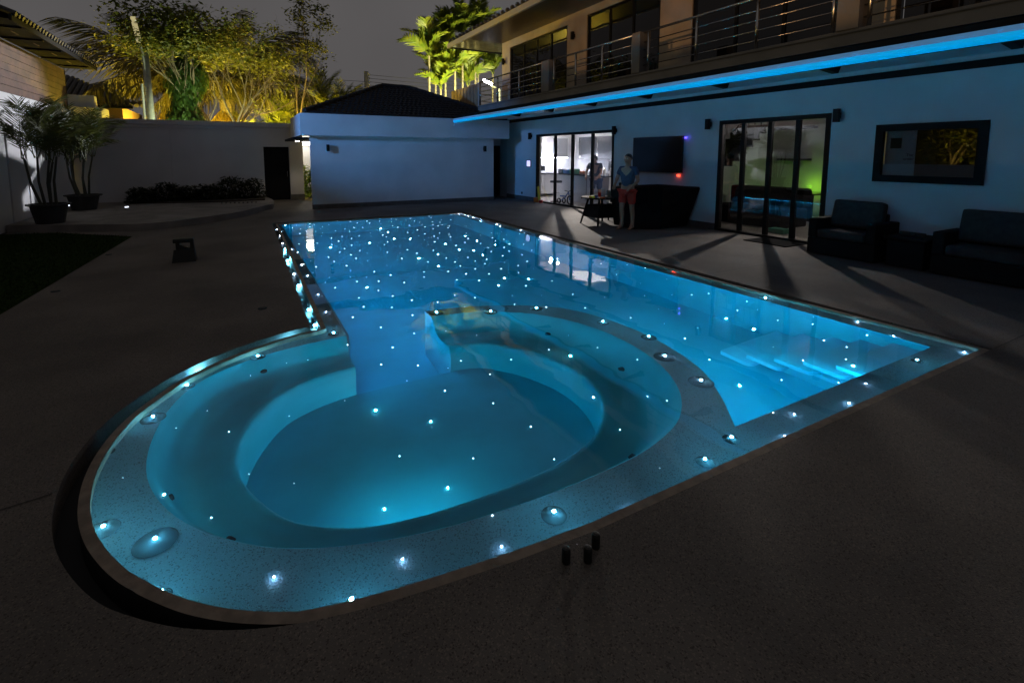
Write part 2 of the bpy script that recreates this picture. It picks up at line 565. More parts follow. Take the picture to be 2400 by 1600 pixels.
for i in range(9000):
    y = rg.uniform(5.5, 13.0); x = rg.uniform(-4.3, -2.0)
    lim = -2.2 + (y - 6.5) * 0.053 if y < 11.6 else -1.93 - (y - 11.6) * 1.13
    if x > lim - 0.01: continue
    h = rg.uniform(.02, .05); a = rg.uniform(0, 6.28); lx = rg.uniform(-.02, .02); ly = rg.uniform(-.02, .02)
    dx, dy = math.cos(a) * .006, math.sin(a) * .006
    gb.add([(x - dx, y - dy, .003), (x + dx, y + dy, .003), (x + lx, y + ly, h)], [(0, 1, 2)])
tag(gb.build('grass', 'grass'), 'dark short grass of the lawn beside the deck', 'grass', kind='stuff')
TP = smooth_curve([(-4.32, 13.42), (-3.44, 13.06), (-2.5, 12.65), (-1.8, 12.45), (-1.2, 12.75), (-0.6, 13.3), (-0.02, 13.95), (0.6, 15.3), (0.86, 15.75), (0.93, 17.2), (0.78, 18.5)], 6)
tp = MB(); tpoly = [tuple(p) for p in TP] + [(-4.32, 18.5)]
tp.prism(tpoly, -0.02, 0.15)
struct('terrace', tp, 'terrace', fix=True)
sp_ = MB(); sp_.prism([(-2.95, 17.75), (-1.9, 17.3), (-0.74, 17.0), (0.7, 17.1), (0.74, 18.5), (-2.95, 18.5)], 0.15, 0.19)
struct('planting_bed', sp_, 'soil', fix=True)
gd = MB(); p0 = az(520, 476, .155); p1 = az(600, 474, .155)
for k in range(9):
    t = k / 8; q = p0.lerp(p1, t); gd.box(q.x - .02, q.x + .02, q.y - .14, q.y + .14, .152, .172)
tag(gd.build('floor_drain', 'black_metal'), 'dark slotted drain grate set in the raised terrace', 'drain')

# ------------------------------------------------------------------ swimming pool
pool = empty('swimming_pool', (2.5, 6, 0), 'long lit swimming pool with a round spa bay at its near left corner', 'swimming pool')
BV = []; BF = []; BN = []
def ppart(mb, name, m, smooth=False, bvh=True, fix=False):
    if bvh:
        b = len(BV); BV.extend(mb.v)
        for f in mb.f:
            BF.append(tuple(i + b for i in f)); BN.append(name)
    return mb.build(name, m, pool, smooth=smooth, fix=fix)
EZ = -0.10                                          # ledge height at its inner edge
DIVO = smooth_curve([(2.62, 1.79), (2.9, 2.12), (3.12, 2.48), (3.25, 3.05), (3.22, 3.61), (3.05, 4.1), (2.68, 4.43), (2.15, 4.66), (1.67, 4.73)], 5)
SPO = smooth_curve([(1.67, 4.55), (2.15, 4.46), (2.55, 4.22), (2.83, 3.85), (2.97, 3.35), (2.93, 2.78), (2.72, 2.32), (2.40, 2.02), (2.0, 1.88), (1.6, 1.84),
                    (1.15, 1.84), (0.72, 1.88), (0.36, 1.97), (0.07, 2.10), (-0.17, 2.30), (-0.36, 2.55), (-0.49, 2.86), (-0.53, 3.18), (-0.50, 3.55), (-0.40, 3.87), (-0.22, 4.10), (0.09, 4.28), (0.45, 4.37), (0.8, 4.42)], 4)
SPI = smooth_curve([(1.67, 4.05), (1.95, 3.98), (2.2, 3.72), (2.36, 3.40), (2.41, 3.05), (2.33, 2.72), (2.15, 2.48), (1.9, 2.32), (1.53, 2.24), (1.08, 2.23),
                    (0.72, 2.26), (0.42, 2.34), (0.16, 2.52), (0.0, 2.78), (-0.09, 3.06), (-0.07, 3.34), (0.05, 3.64), (0.2, 3.84), (0.4, 3.96), (0.6, 4.02), (0.8, 4.05)], 4)
NS = 110
SPO = resample(SPO, NS); SPI = resample(SPI, NS)
MAIN = [Vector((0.82, 12.2)), Vector((5.2, 12.2)), Vector((5.2, 1.79))] + DIVO     # main basin, clockwise from far left; ends at the divider tip
hole = MAIN + SPO
led = MB()
ring_fill(led, LIP1, [hole], EZ)
ppart(led, 'rim_ledge', 'ledge')
lo = MB(); strip(lo, LIP0, -0.22, LIP0, -0.012); lo.build('lip_face', 'slot', pool, fix=True)
lp = MB(); strip(lp, LIP0, -0.012, LIP1, -0.010); strip(lp, LIP1, -0.010, LIP1, EZ + 0.0)
lp.build('coping_lip', 'lip', pool, fix=True)
sl = MB(); strip(sl, OUT, -0.12, LIP0, -0.12); sl.build('overflow_slot', 'slot', pool)
def floor_z(y):
    t = min(1, max(0, (y - 4.5) / 5.0)); return -1.28 - 0.45 * t * t * (3 - 2 * t)
fl = MB()
nx, ny = 12, 30
for j in range(ny + 1):
    for i in range(nx + 1):
        y = 1.79 + (12.2 - 1.79) * j / ny
        fl.v.append(Vector((0.82 + 4.38 * i / nx, y, floor_z(y))))
for j in range(ny):
    for i in range(nx):
        a = j * (nx + 1) + i; fl.f.append((a, a + 1, a + nx + 2, a + nx + 1))
ppart(fl, 'basin_floor', 'pool_floor', True)
wl = MB()
def wall_strip(A, z0=EZ):
    for a, b in zip(A, A[1:]):
        n = max(1, int((b - a).length / .6))
        for k in range(n):
            p = a.lerp(b, k / n); q = a.lerp(b, (k + 1) / n)
            wl.quad(v3(p, floor_z(p.y) - .01), v3(q, floor_z(q.y) - .01), v3(q, z0), v3(p, z0))
wall_strip([Vector((0.82, 4.42)), Vector((0.82, 12.2)), Vector((5.2, 12.2)), Vector((5.2, 1.79)), Vector((2.62, 1.79))])
ppart(wl, 'basin_wall', 'pool_floor')
wl = MB(); wall_strip(DIVO)
ppart(wl, 'divider_wall', 'pool_floor', True)
# spa seat: a lofted bowl with a rounded nose, cut open towards the basin
prof = [(0.0, EZ), (0.03, -0.115), (0.09, -0.17), (0.17, -0.29), (0.26, -0.41), (0.36, -0.475), (0.5, -0.495), (0.72, -0.495), (0.84, -0.48), (0.90, -0.462), (0.95, -0.458), (0.99, -0.475), (1.015, -0.52), (1.025, -0.62), (1.05, -0.95)]
sb = MB()
for t, z in prof:
    for a, b in zip(SPO, SPI): sb.v.append(v3(a.lerp(b, t), z))
for i in range(len(prof) - 1):
    for k in range(NS - 1):
        sb.f.append((i * NS + k, i * NS + k + 1, (i + 1) * NS + k + 1, (i + 1) * NS + k))
ppart(sb, 'spa_seat', 'spa_plaster', True)
for e, dst in ((0, DIVO[-1]), (NS - 1, None)):
    ends = MB()
    pr = [v3(SPO[e].lerp(SPI[e], t), z) for t, z in prof]
    bot = [Vector((p.x, p.y, -1.3)) for p in pr]
    for i in range(len(pr) - 1): ends.quad(bot[i], bot[i + 1], pr[i + 1], pr[i])
    if dst is not None: ends.quad(v3(dst, -1.3), bot[0], pr[0], v3(dst, EZ))
    ppart(ends, 'seat_end', 'spa_plaster')
fl2 = MB()
FI = [SPO[k].lerp(SPI[k], 1.05) for k in range(NS)]
ring_fill(fl2, FI, [], -0.95)
fl2.quad(v3(FI[0], -.95), v3(FI[-1], -.95), v3(FI[-1], -1.35), v3(FI[0], -1.35))
ppart(fl2, 'spa_floor', 'spa_plaster')
# five slab steps held by the right wall
for i, (z, y1) in enumerate(((-1.0, 3.12), (-0.82, 2.84), (-0.64, 2.57), (-0.46, 2.32), (-0.28, 2.06))):
    x0, x1, y0 = 4.25, 5.196, 1.795
    poly = [(x1, y0), (x1, y1), (x0 + .02, y1)]
    for k in range(5):
        a = PI / 2 + PI / 2 * k / 4; poly.append((x0 + .03 + .03 * math.cos(a), y1 - .03 + .03 * math.sin(a)))
    yb = y1 - 0.34
    if i < 4:
        for k in range(6):
            a = PI + PI / 2 * k / 5; poly.append((x0 + .07 + .07 * math.cos(a), yb + .07 + .07 * math.sin(a)))
        poly.append((4.6, yb)); poly.append((4.6, y0))
    else:
        poly.append((x0, y0))
    stp = MB(); stp.prism(poly, z - .075, z)
    ppart(stp, 'step', 'step', fix=True)
sb2 = MB(); sb2.box(4.62, 5.194, 1.796, 2.75, -1.3, -1.08); sb2.box(4.62, 5.194, 1.796, 2.2, -1.08, -0.54)
ppart(sb2, 'step_base', 'pool_floor')
# unseen light strips added to brighten the pool (on the walls that face away from the photographer)
def light_strip(pts, z, h, off, m):
    q = MB()
    for a, b in zip(pts, pts[1:]):
        n = Vector((-(b - a).y, (b - a).x)).normalized() * off
        q.quad(v3(a + n, z), v3(b + n, z), v3(b + n, z + h), v3(a + n, z + h))
    return q.build('added_pool_light', m, pool)
light_strip([Vector((0.82, 11.9)), Vector((0.82, 4.46))], -.26, .04, .003, 'pool_strip')
light_strip([Vector((0.80, 4.38)), Vector((0.80, 4.10))], -.80, .22, .004, 'pool_strip_low')
light_strip([Vector((2.8, 1.79)), Vector((4.24, 1.79))], -.26, .04, .003, 'pool_strip_near')
light_strip(DIVO[8:26], -.20, .04, -.003, 'pool_strip_cyan')
_fr = [q for q in LIP1 if q.y < 1.75 and q.x > .2]
light_strip(_fr, -.072, .012, .002, 'lip_strip')
light_strip(FI[59:63], -.90, .04, -.006, 'spa_strip')
for (jx, jy, jz, jn) in ((-.40, 2.86, -.33, (1, .2, .3)), (-.12, 2.42, -.33, (.8, .8, .3)), (.1, 4.18, -.33, (.3, -1, .3)), (2.72, 2.9, -.36, (-1, .2, .3)), (2.6, 3.8, -.36, (-.8, -.5, .3)), (2.0, 2.02, -.36, (-.2, 1, .3))):
    n_ = Vector(jn).normalized(); a_ = n_.orthogonal().normalized(); b_ = n_.cross(a_); c_ = Vector((jx, jy, jz)) + n_ * .012
    q = MB(); q.add([c_ + (a_ * math.cos(k * PI / 6) + b_ * math.sin(k * PI / 6)) * .022 for k in range(12)] + [c_ - n_ * .03 + (a_ * math.cos(k * PI / 6) + b_ * math.sin(k * PI / 6)) * .03 for k in range(12)], [tuple(range(12))] + [(k, 12 + k, 12 + (k + 1) % 12, (k + 1) % 12) for k in range(12)])
    q.build('spa_jet', 'plate_and_ring_shade', pool)
wt = MB(); ring_fill(wt, LIP1, [], WZ)
struct('water', wt, water_mat())
bvh = BVHTree.FromPolygons(BV, BF)
def hit(x, y):
    p, t = under(x, y)
    loc, nor, idx, dist = bvh.ray_cast(p - t * 0.001, t, 20)
    if loc is None: return None
    if nor.dot(t) > 0: nor = -nor
    return loc, nor, BN[idx]
# ------------------------------------------------------------------ star lights
C4 = [(200,322,2),(203,365,2),(337,335,2),(490,305,2),(345,387,1),(515,330,2),(450,372,3),(480,425,1),(585,392,2),(677,425,2),(735,312,3),(735,358,3),(808,320,2),(835,430,2),(940,355,2),(908,385,1),(945,452,2),(925,502,1),(1045,322,2),(1030,398,1),(575,467,3),(625,530,1),(653,586,1),(563,637,2),(735,688,2),(720,738,2),(858,620,2),(822,803,1),(750,915,1),(835,1005,3),(788,1098,1),(1082,543,3),(1200,590,3),(1088,645,3),(1070,693,5),(1035,850,2),(1130,922,2),(1218,770,2),(1258,510,2),(1298,390,2),(1298,708,2),(1180,265,2),(1225,328,1),(1148,420,2),(1390,270,3),(1505,295,2),(1450,367,3),(1375,430,2),(1413,545,2),(1413,657,3),(1402,812,3),(1330,988,3),(1398,1066,1),(1397,1163,1),(1487,865,2),(1547,742,2),(1540,500,2),(1595,370,2),(1662,265,3),(1700,297,3),(1722,457,1),(1722,508,1),(1703,617,4),(1672,783,1),(1672,905,1),(1650,1170,1),(1497,1243,3),(1663,1338,4),(1780,1084,3),(1853,1240,3),(1045,1177,1),(980,1262,1),(1145,1347,2),(1870,265,2),(1887,305,2),(1888,385,4),(1875,417,2),(1998,442,4),(1918,487,3),(1970,523,2),(1998,603,2),(1945,645,2),(1993,770,2),(1985,982,1),(2040,1140,3),(2055,230,2),(2060,272,2),(2133,238,2),(2078,340,2),(2160,363,3),(2105,550,4),(2190,672,1),(2192,785,1),(2225,873,3),(2262,1262,3),(2290,247,2)]
C5 = [(153,215,2),(220,258,2),(302,283,2),(340,320,2),(387,357,2),(132,330,2),(265,408,3),(108,450,3),(147,555,4),(288,503,1),(382,470,3),(460,190,3),(490,205,2),(508,271,2),(512,318,2),(522,387,2),(597,343,2),(630,283,2),(645,240,2),(670,318,2),(818,165,2),(807,243,2),(783,342,2),(758,378,2),(625,460,2),(537,511,3),(600,545,2),(550,603,3),(437,645,1),(380,565,1),(102,732,2),(258,790,3),(290,868,5),(522,738,2),(600,803,4),(718,635,4),(733,866,2),(433,925,2),(608,996,4),(763,1083,3),(373,1087,2),(373,1169,2),(780,479,2),(803,520,2),(808,575,1),(890,658,3),(945,725,4),(880,928,2),(960,995,2),(903,1217,2),(1043,505,4),(1053,463,2),(1085,548,3),(1032,610,2),(1177,743,4),(1083,852,2),(1202,913,2),(1202,1040,2),(1055,1123,3),(1267,1226,3),(1232,585,4),(1288,628,2),(1295,493,1),(1055,345,2),(1128,318,1),(1327,815,4),(1413,692,2),(1460,758,2),(1388,880,3),(1365,955,2),(1428,1120,2),(1530,648,4),(1527,585,2),(1482,535,2),(1470,452,2),(1630,440,2),(1668,562,2),(1668,690,3),(1648,827,3),(1678,935,1),(1622,1040,3),(1673,1190,4),(1580,1300,4),(1755,755,2),(1760,635,3),(1900,985,2),(1900,1101,2),(1962,806,2),(2045,922,2),(2073,1202,4),(2027,1312,3),(2123,740,2),(2145,1033,1),(1992,640,2),(1883,602,1),(1925,470,2),(1998,460,2),(2055,495,2),(1707,490,1),(2235,565,2),(2250,830,1)]
C1 = [(529,628,1),(605,668,1),(850,663,3),(940,618,2),(940,688,2),(1047,733,3),(787,746,2),(825,812,3),(740,895,3),(1040,818,2),(1193,763,3),(1200,877,3),(957,972,3),(700,1103,3),(1045,1124,3),(1212,1016,2),(962,1256,3),(1240,1262,3),(1155,1380,1),(1393,778,2),(1133,628,2),(1522,726,2),(1677,744,2),(1597,813,1),(1960,728,1),(1980,795,2),(2222,815,3),(2188,727,1),(2067,652,3)]
C2 = [(185,350,2),(280,412,2),(157,470,2),(335,474,2),(425,425,1),(545,520,2),(700,545,1),(675,480,1),(735,412,1),(610,418,1),(825,413,2),(905,407,2),(1037,484,2),(983,521,4),(852,566,1),(795,613,3),(1080,443,2),(1222,530,2),(1382,547,2),(1632,598,3),(1432,622,3),(1538,653,2),(1200,653,1),(1337,715,3),(1535,710,2),(1568,740,5),(908,712,3),(1045,830,5),(1238,803,2),(1500,815,2),(1200,955,3),(610,290,1),(590,360,1),(480,320,2),(410,270,3),(530,275,2),(613,290,2),(712,342,1)]
SPA = [(863,942,5),(990,968,4),(1022,897,3),(1133,926,2),(1219,980,3),(918,1047,2),(1087,1052,2),(1273,1054,2),(1029,1120,4),(882,1169,4),(675,1110,1),(570,1088,1),(663,955,1),(792,920,1),(526,992,2),(403,983,1),(375,1136,5),(485,1189,2),(658,833,1),(707,826,1),(575,862,1),(1125,860,2),(1058,828,2),(1174,825,2),(1261,803,2),(1306,770,1),(1373,798,2),(1310,817,5),(1465,826,2),(1364,912,4),(1488,910,2),(1533,920,2),(1424,987,2),(1131,1184,2),(475,943,1),(1095,770,1),(1024,760,1),(1030,845,1)]
# rim lights: photograph pixel, size, radius of the shade-coloured disc (0 = bare bead)
RIM_D = [(238,1216,5,.062),(357,1245,4,.085),(430,888,4,.05),(352,961,4,.07),(245,1038,3,.04),(463,852,4,.03),(592,820,3,.06),(668,775,4,0),(766,767,3,.05),(722,738,3,0),(282,1100,1,0),(372,1369,3,.035),(808,1388,3,.03),(630,1329,2,0),(925,1288,2,0),(1152,1259,2,0),(1272,1183,2,.06),(1445,1171,3,0),(1619,1061,3,.05),(1515,1078,1,0),(1680,1009,2,.05),(1802,1003,3,0),(1824,953,2,0),(1950,928,3,0),(2106,829,3,.04),(1989,882,2,0),(1002,719,3,.075),(1127,717,3,.07),(1232,709,2,.07),(1385,741,3,.06),(1490,775,3,.07),(1527,820,5,.09),(1610,877,5,.09),(1758,686,4,.075),(1868,728,1,0),(1970,740,2,0),(2052,773,3,0),(2215,810,3,0),(1648,650,3,0),(1575,622,2,0),(1500,603,2,.05),(1740,712,1,0)]
DISC = {(238, 1216): 'brilliant disc light, leftmost on the near left rim of the spa', (357, 1245): 'largest disc light, right beside the brilliant leftmost one on the spa rim',
 (430, 888): 'lit disc light on the left spa rim, third from the inner pool corner', (352, 961): 'disc light with wide disc painted as shade on the left spa rim, fourth from the inner corner',
 (245, 1038): 'dim disc light on the left spa rim, between the wide and the brilliant ones', (463, 852): 'small disc light on the left spa rim, just behind the third from the inner corner',
 (592, 820): 'disc light with a shade-painted disc on the left spa rim, nearest the inner pool corner', (766, 767): 'disc light at the inner pool corner where the spa opening begins',
 (372, 1369): 'small disc light on the near left end of the front ledge', (808, 1388): 'small disc light at the middle of the front ledge, below the spa glow',
 (1272, 1183): 'disc light alone on the front ledge above the black plugs', (1619, 1061): 'disc light on the front ledge near the tip of the dividing wall', (1680, 1009): 'disc light where the dividing wall meets the front ledge',
 (2106, 829): 'small disc light on the front ledge, nearest the right pool corner', (1002, 719): 'disc light at the cut end of the dividing wall, left of all on that wall', (1127, 717): 'disc light on the dividing wall, second from its cut end',
 (1232, 709): 'disc light on the dividing wall, third from its cut end', (1385, 741): 'disc light on the dividing wall, fourth from its cut end', (1490, 775): 'disc light on the dividing wall, fifth from its cut end',
 (1527, 820): 'bright large disc light on the dividing wall, farther of two white ones', (1610, 877): 'bright large disc light on the dividing wall, nearer of two white ones',
 (1758, 686): 'disc light on the right pool rim opposite the steps', (1500, 603): 'small disc light on the right pool rim, farther back than the other one'}
RIM_C1 = [(157,184,2),(160,205,2),(224,192,2),(190,235,3),(182,252,2),(205,286,3),(203,308,2),(222,352,4),(275,375,2),(240,437,4),(290,465,4),(348,496,2),(290,540,3),(395,577,2),(325,625,4),(385,674,3),(476,722,2),(402,808,4),(537,856,2),(447,925,4),(318,398,2)]
RIM_C5 = [(1040,160,3),(1090,182,3),(1165,208,3),(1288,230,2),(1288,265,2),(1488,282,3),(1558,318,3),(1610,352,4),(1825,373,3),(1940,413,3),(2208,475,3),(2265,530,3),(940,150,3)]
WHERE = {'basin_floor': ('tiny blue-white star light shining up from the floor of the main pool', 'star lights in the main pool floor'),
         'basin_wall': ('tiny blue-white star light set in the side wall of the main pool', 'star lights in the main pool walls'),
         'divider_wall': ('tiny blue-white star light set in the curved wall outside the spa', 'star lights in the spa divider wall'),
         'rim_ledge': ('tiny star light set in the shallow rim ledge round the pool', 'bare star lights in the rim ledge'),
         'spa_seat': ('tiny star light set in the curved seat of the round spa', 'star lights in the spa seat'),
         'seat_end': ('tiny star light set in the cut end of the spa seat', 'star lights in the spa seat ends'),
         'spa_floor': ('small blue-white star light on the floor of the round spa', 'star lights in the spa floor'),
         'step': ('small star light set in a slab step at the right pool corner', 'star lights in the pool steps'),
         'step_base': ('small star light set in a slab step at the right pool corner', 'star lights in the pool steps')}
BEADS = {}
def bead_mesh(m, r):
    k = (m, round(r, 4))
    if k not in BEADS:
        b = MB().ico((0, 0, 0), r, 1)
        me = bpy.data.meshes.new('star_light'); me.from_pydata(b.v, [], b.f); me.materials.append(MATS[m]); me.update()
        BEADS[k] = me
    return BEADS[k]
SZ = {1: ('star_dim', .0028), 2: ('star', .0034), 3: ('star', .0046), 4: ('star_bright', .0054), 5: ('star_flare', .0066)}
def bead_radius(loc, s):
    # a real fitting is between 5 and 24 mm wide; the far ones are the larger type
    r = SZ[s][1] * (loc - CAM).length * 0.36
    return min(.019, max(.0038, r * .72))
def star(x, y, s, lab=None):
    h = hit(x, y)
    if h is None: return
    loc, nor, nm = h
    if nm not in WHERE: return
    m = SZ[s][0]
    o = bpy.data.objects.new('star_light', bead_mesh(m, bead_radius(loc, s)))
    o.location = loc + nor * 0.004
    col.objects.link(o)
    tag(o, lab or WHERE[nm][0], 'pool light', WHERE[nm][1])
    return o
BIG = {(1070, 693): 'brightest star light at the far left of the main pool floor', (290, 868): 'brightest star light in the middle of the main pool floor', (1568, 740): 'brightest star light of the slab steps, with a cyan glare', (1045, 830): 'large star light on the floor between dividing wall and steps',
       (863, 942): 'largest star light on the spa floor, nearest the opening', (990, 968): 'bright star light at the upper middle of the spa floor', (1029, 1120): 'bright star light at the lower middle of the spa floor', (882, 1169): 'bright star light inside the cyan glow at the near spa edge',
       (375, 1136): 'bright star light on the left slope of the spa seat', (1310, 817): 'bright star light on the right part of the spa seat'}
for x, y, s in C4: star(620 + x / 6.918, 480 + y / 6.918, s, BIG.get((x, y)))
for x, y, s in C5: star(940 + x / 6.918, 480 + y / 6.918, s, BIG.get((x, y)))
for x, y, s in C1: star(600 + x / 3.267, 470 + y / 3.267, s)
for x, y, s in C2: star(1200 + x / 1.96, 480 + y / 1.96, s, BIG.get((x, y)))
for x, y, s in SPA: star(x / .98, y / .98, s, BIG.get((x, y)))
RSZ = {1: ('star_dim', .0028), 2: ('star_violet', .0034), 3: ('star_violet', .0042), 4: ('star_rim', .0050), 5: ('star_white_flare', .0058)}
def rim(x, y, s, dr, n):
    h = hit(x, y)
    if h is None or h[2] != 'rim_ledge':
        p, t = under(x, y); loc = p + t * ((EZ - WZ) / t.z)
    else:
        loc = h[0]
    if dr == 0:
        o = bpy.data.objects.new('star_light', bead_mesh(RSZ[s][0], bead_radius(loc, s)))
        o.location = loc + Vector((0, 0, .016)); col.objects.link(o)
        tag(o, WHERE['rim_ledge'][0], 'pool light', WHERE['rim_ledge'][1])
        return
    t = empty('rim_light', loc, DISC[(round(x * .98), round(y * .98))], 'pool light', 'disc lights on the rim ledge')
    MB().lathe(loc, [(dr, 0.001), (dr, .003), (dr * .6, .014), (dr * .3, .022), (.009, .029)], 28).build('disc', 'plate_and_ring_shade', t)  # disc coloured and domed to stand in for shade inside the ring
    MB().lathe(loc, [(.0085, .028), (.007, .033)], 10).build('socket', 'plate_and_ring_shade', t)
    bm_ = 'star_cyan_flare' if s == 5 and loc.x < .5 else RSZ[max(s, 4)][0]
    b = bpy.data.objects.new('bead', bead_mesh(bm_, max(.008, bead_radius(loc, s))))
    b.location = (0, 0, .037); b.parent = t; col.objects.link(b)
n = 0
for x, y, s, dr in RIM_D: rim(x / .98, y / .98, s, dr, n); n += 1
for x, y, s in RIM_C1: rim(600 + x / 3.267, 470 + y / 3.267, s, 0, n)
for x, y, s in RIM_C5: rim(940 + x / 6.918, 480 + y / 6.918, min(s, 3), 0, n)
# ------------------------------------------------------------------ main house
HX = 9.0
house = empty('main_house', (HX, 8, 0), 'two storey white house along the right side of the pool with a long balcony', 'house')
def wall_x(mb, x0, x1, y0, y1, z0, z1, holes):
    ys = sorted({y0, y1, *[h[0] for h in holes], *[h[1] for h in holes]})
    for a, b in zip(ys, ys[1:]):
        c = sorted([(h[2], h[3]) for h in holes if h[0] <= a + 1e-6 and h[1] >= b - 1e-6])
        z = z0
        for h0, h1 in c:
            if h0 > z + 1e-6: mb.box(x0, x1, a, b, z, h0)
            z = h1
        if z < z1 - 1e-6: mb.box(x0, x1, a, b, z, z1)
    return mb
DOOR_K = (10.1, 13.95, 0.0, 2.28); DOOR_L = (4.70, 6.87, 0.0, 2.31); WIN = (2.73, 4.0, 1.2, 2.05)
wall_x(MB(), HX, 9.2, -6, 16.0, 0, 3.1, [DOOR_K, DOOR_L, WIN]).build('ground_floor_wall', 'plaster', house)
wall_x(MB(), HX - .006, HX, -6, 16.0, 2.775, 2.885, []).build('wall_band', 'black_trim', house)
for a, b in ((-6, 4.70), (6.87, 10.1), (13.95, 15.995)):
    MB().box(HX - .012, HX, a, b, 0, .14).build('plinth', 'plinth', house)
MB().box(9.0, 9.2, 15.99, 16.55, 0, 3.1).build('end_wall', 'wall_grey', house)
# canopy: soffit, roof edge
q = MB(); q.quad((6.40, -6, 2.70), (6.40, 14.95, 2.70), (8.998, 14.95, 2.905), (8.998, -6, 2.905)); q.quad((6.40, -6, 2.72), (8.998, -6, 2.925), (8.998, 14.95, 2.925), (6.40, 14.95, 2.72))
q.build('canopy_soffit', 'soffit_white', house)
MB().box(6.34, 6.42, -6, 14.72, 2.78, 2.85).build('canopy_edge', 'black_trim', house)
q = MB(); q.quad((6.36, -6, 2.868), (6.36, 14.72, 2.868), (7.62, 14.72, 3.08), (7.62, -6, 3.08)); q.build('canopy_roof', 'tile_dark', house)
# gutter with its light strip
gut = empty('led_gutter', (6.36, 5, 2.7), 'long white rain gutter glowing blue along the canopy edge', 'gutter')
pr = [(6.34, 2.775), (6.285, 2.772), (6.27, 2.755), (6.264, 2.735), (6.262, 2.712)]
pr2 = [(6.262, 2.712), (6.256, 2.70), (6.256, 2.675), (6.266, 2.655), (6.29, 2.643), (6.33, 2.64)]
def extr(pr, y0, y1, seg=1):
    m = MB(); n = len(pr)
    for y in (y0, y1): m.v += [Vector((p[0], y, p[1])) for p in pr]
    m.f += [(i, i + 1, n + i + 1, n + i) for i in range(n - 1)]
    return m
extr(pr, -6, 14.70).build('gutter_lip', 'gutter_painted_glow', gut, smooth=True)  # lip emits by itself, painting the strip's spill onto the gutter
extr(pr2, -6, 14.70).build('light_strip', 'gutter_glow', gut, smooth=True)
MB().box(6.262, 6.335, 14.70, 14.73, 2.64, 2.775).build('end_cap', 'gutter_white', gut)
MB().tube([(6.31, 14.66, 2.63), (6.30, 14.67, 2.56), (6.29, 14.7, 2.54)], .028, 8).build('outlet', 'gutter_white', gut)
q = MB(); q.quad((6.338, -6, 2.649), (6.388, -6, 2.649), (6.388, 14.6, 2.649), (6.338, 14.6, 2.649)); q.build('added_soffit_light', 'gutter_strip', gut)  # unseen strip added to light the soffit blue
MB().box(6.335, 6.392, -6, 14.6, 2.641, 2.647).build('added_light_cover', 'black_trim', gut)  # cover added to hide that strip from below
q = MB(); q.quad((8.25, -6, 2.80), (8.25, 14.6, 2.80), (8.25, 14.6, 2.835), (8.25, -6, 2.835)); q.build('added_wall_washer', 'wall_strip', gut)  # second unseen strip, added to wash the top of the wall
MB().box(8.235, 8.247, -6, 14.6, 2.79, 2.846).build('added_washer_cover', 'soffit_white', gut)  # cover added to hide the washer from the pool side
for y in (11.57, 10.0, 8.39, 6.8, 5.2, 3.6, 1.94):
    b = MB(); b.add([(6.46, y - .04, 2.69), (6.46, y + .04, 2.69), (6.95, y + .04, 2.735), (6.95, y - .04, 2.735), (6.90, y - .04, 2.645), (6.90, y + .04, 2.645)],
                    [(0, 1, 2, 3), (0, 3, 4), (1, 5, 2), (3, 2, 5, 4), (0, 4, 5, 1)])
    b.build('bracket', 'black_trim', gut)
# balcony
MB().box(7.62, 8.998, -6, 17.0, 3.09, 3.2).build('balcony_slab', 'grey_plaster', house)
MB().box(7.60, 7.78, -6, 17.0, 3.02, 3.33, bev=.006).build('balcony_parapet', 'grey_plaster', house)
MB().box(7.585, 7.60, -6, 17.0, 3.275, 3.29).build('parapet_groove', 'plinth', house)
PIERS = [(11.17, 11.54), (7.80, 8.03), (3.71, 3.99)]
for a, b in PIERS: MB().box(7.58, 7.80, a, b, 3.331, 4.17, bev=.006).build('balcony_pier', 'grey_plaster', house)
RAILG = 'stainless steel railings of the balcony'
def railing(y0, y1, posts, label):
    t = empty('balcony_railing', (7.69, y0, 3.33), label, 'railing', RAILG)
    for y in posts: MB().tube([(7.69, y, 3.331), (7.69, y, 4.14)], .027, 10).build('post', 'steel', t, smooth=True)
    MB().tube([(7.69, y0, 4.16), (7.69, y1, 4.16)], .024, 10).build('handrail', 'steel', t, smooth=True)
    for z in (3.48, 3.64, 3.80, 3.96):
        MB().tube([(7.69, y0, z), (7.69, y1, z)], .011, 6).build('rail', 'steel', t, smooth=True)
    return t
r1 = railing(11.55, 15.66, [11.62, 12.92, 14.3, 15.60], 'steel balcony railing above the pool house roof, farthest of the railings')
for z in (3.50, 3.75, 4.16):
    MB().tube([(7.69, 15.64, z), (8.99, 16.3, z)], .014, 6).build('return_rail', 'steel', r1)
railing(8.04, 11.16, [8.12, 9.11, 10.12, 11.08], 'steel balcony railing above the lit kitchen door, between two grey piers')
railing(4.0, 7.79, [4.09, 5.26, 6.46, 7.66], 'steel balcony railing with thick posts above the dark living room door')
railing(-1.5, 3.70, [-1.2, .1, 1.35, 2.58, 3.63], 'steel balcony railing cut off by the upper right picture corner')
scr = empty('slat_screen', (7.7, 16.9, 3.0), 'brown slatted screen at the far end of the balcony', 'screen')
MB().box(7.66, 7.74, 15.64, 15.76, 2.9, 4.14).build('post', 'eave_metal', scr)
for k in range(8):
    y = 15.85 + k * .30
    MB().box(7.68, 7.72, y, y + .25, 3.0, 4.12).build('slat', 'slat_wood', scr)
MB().box(7.725, 7.745, 15.77, 18.2, 3.95, 4.0).build('batten', 'slat_wood', scr)
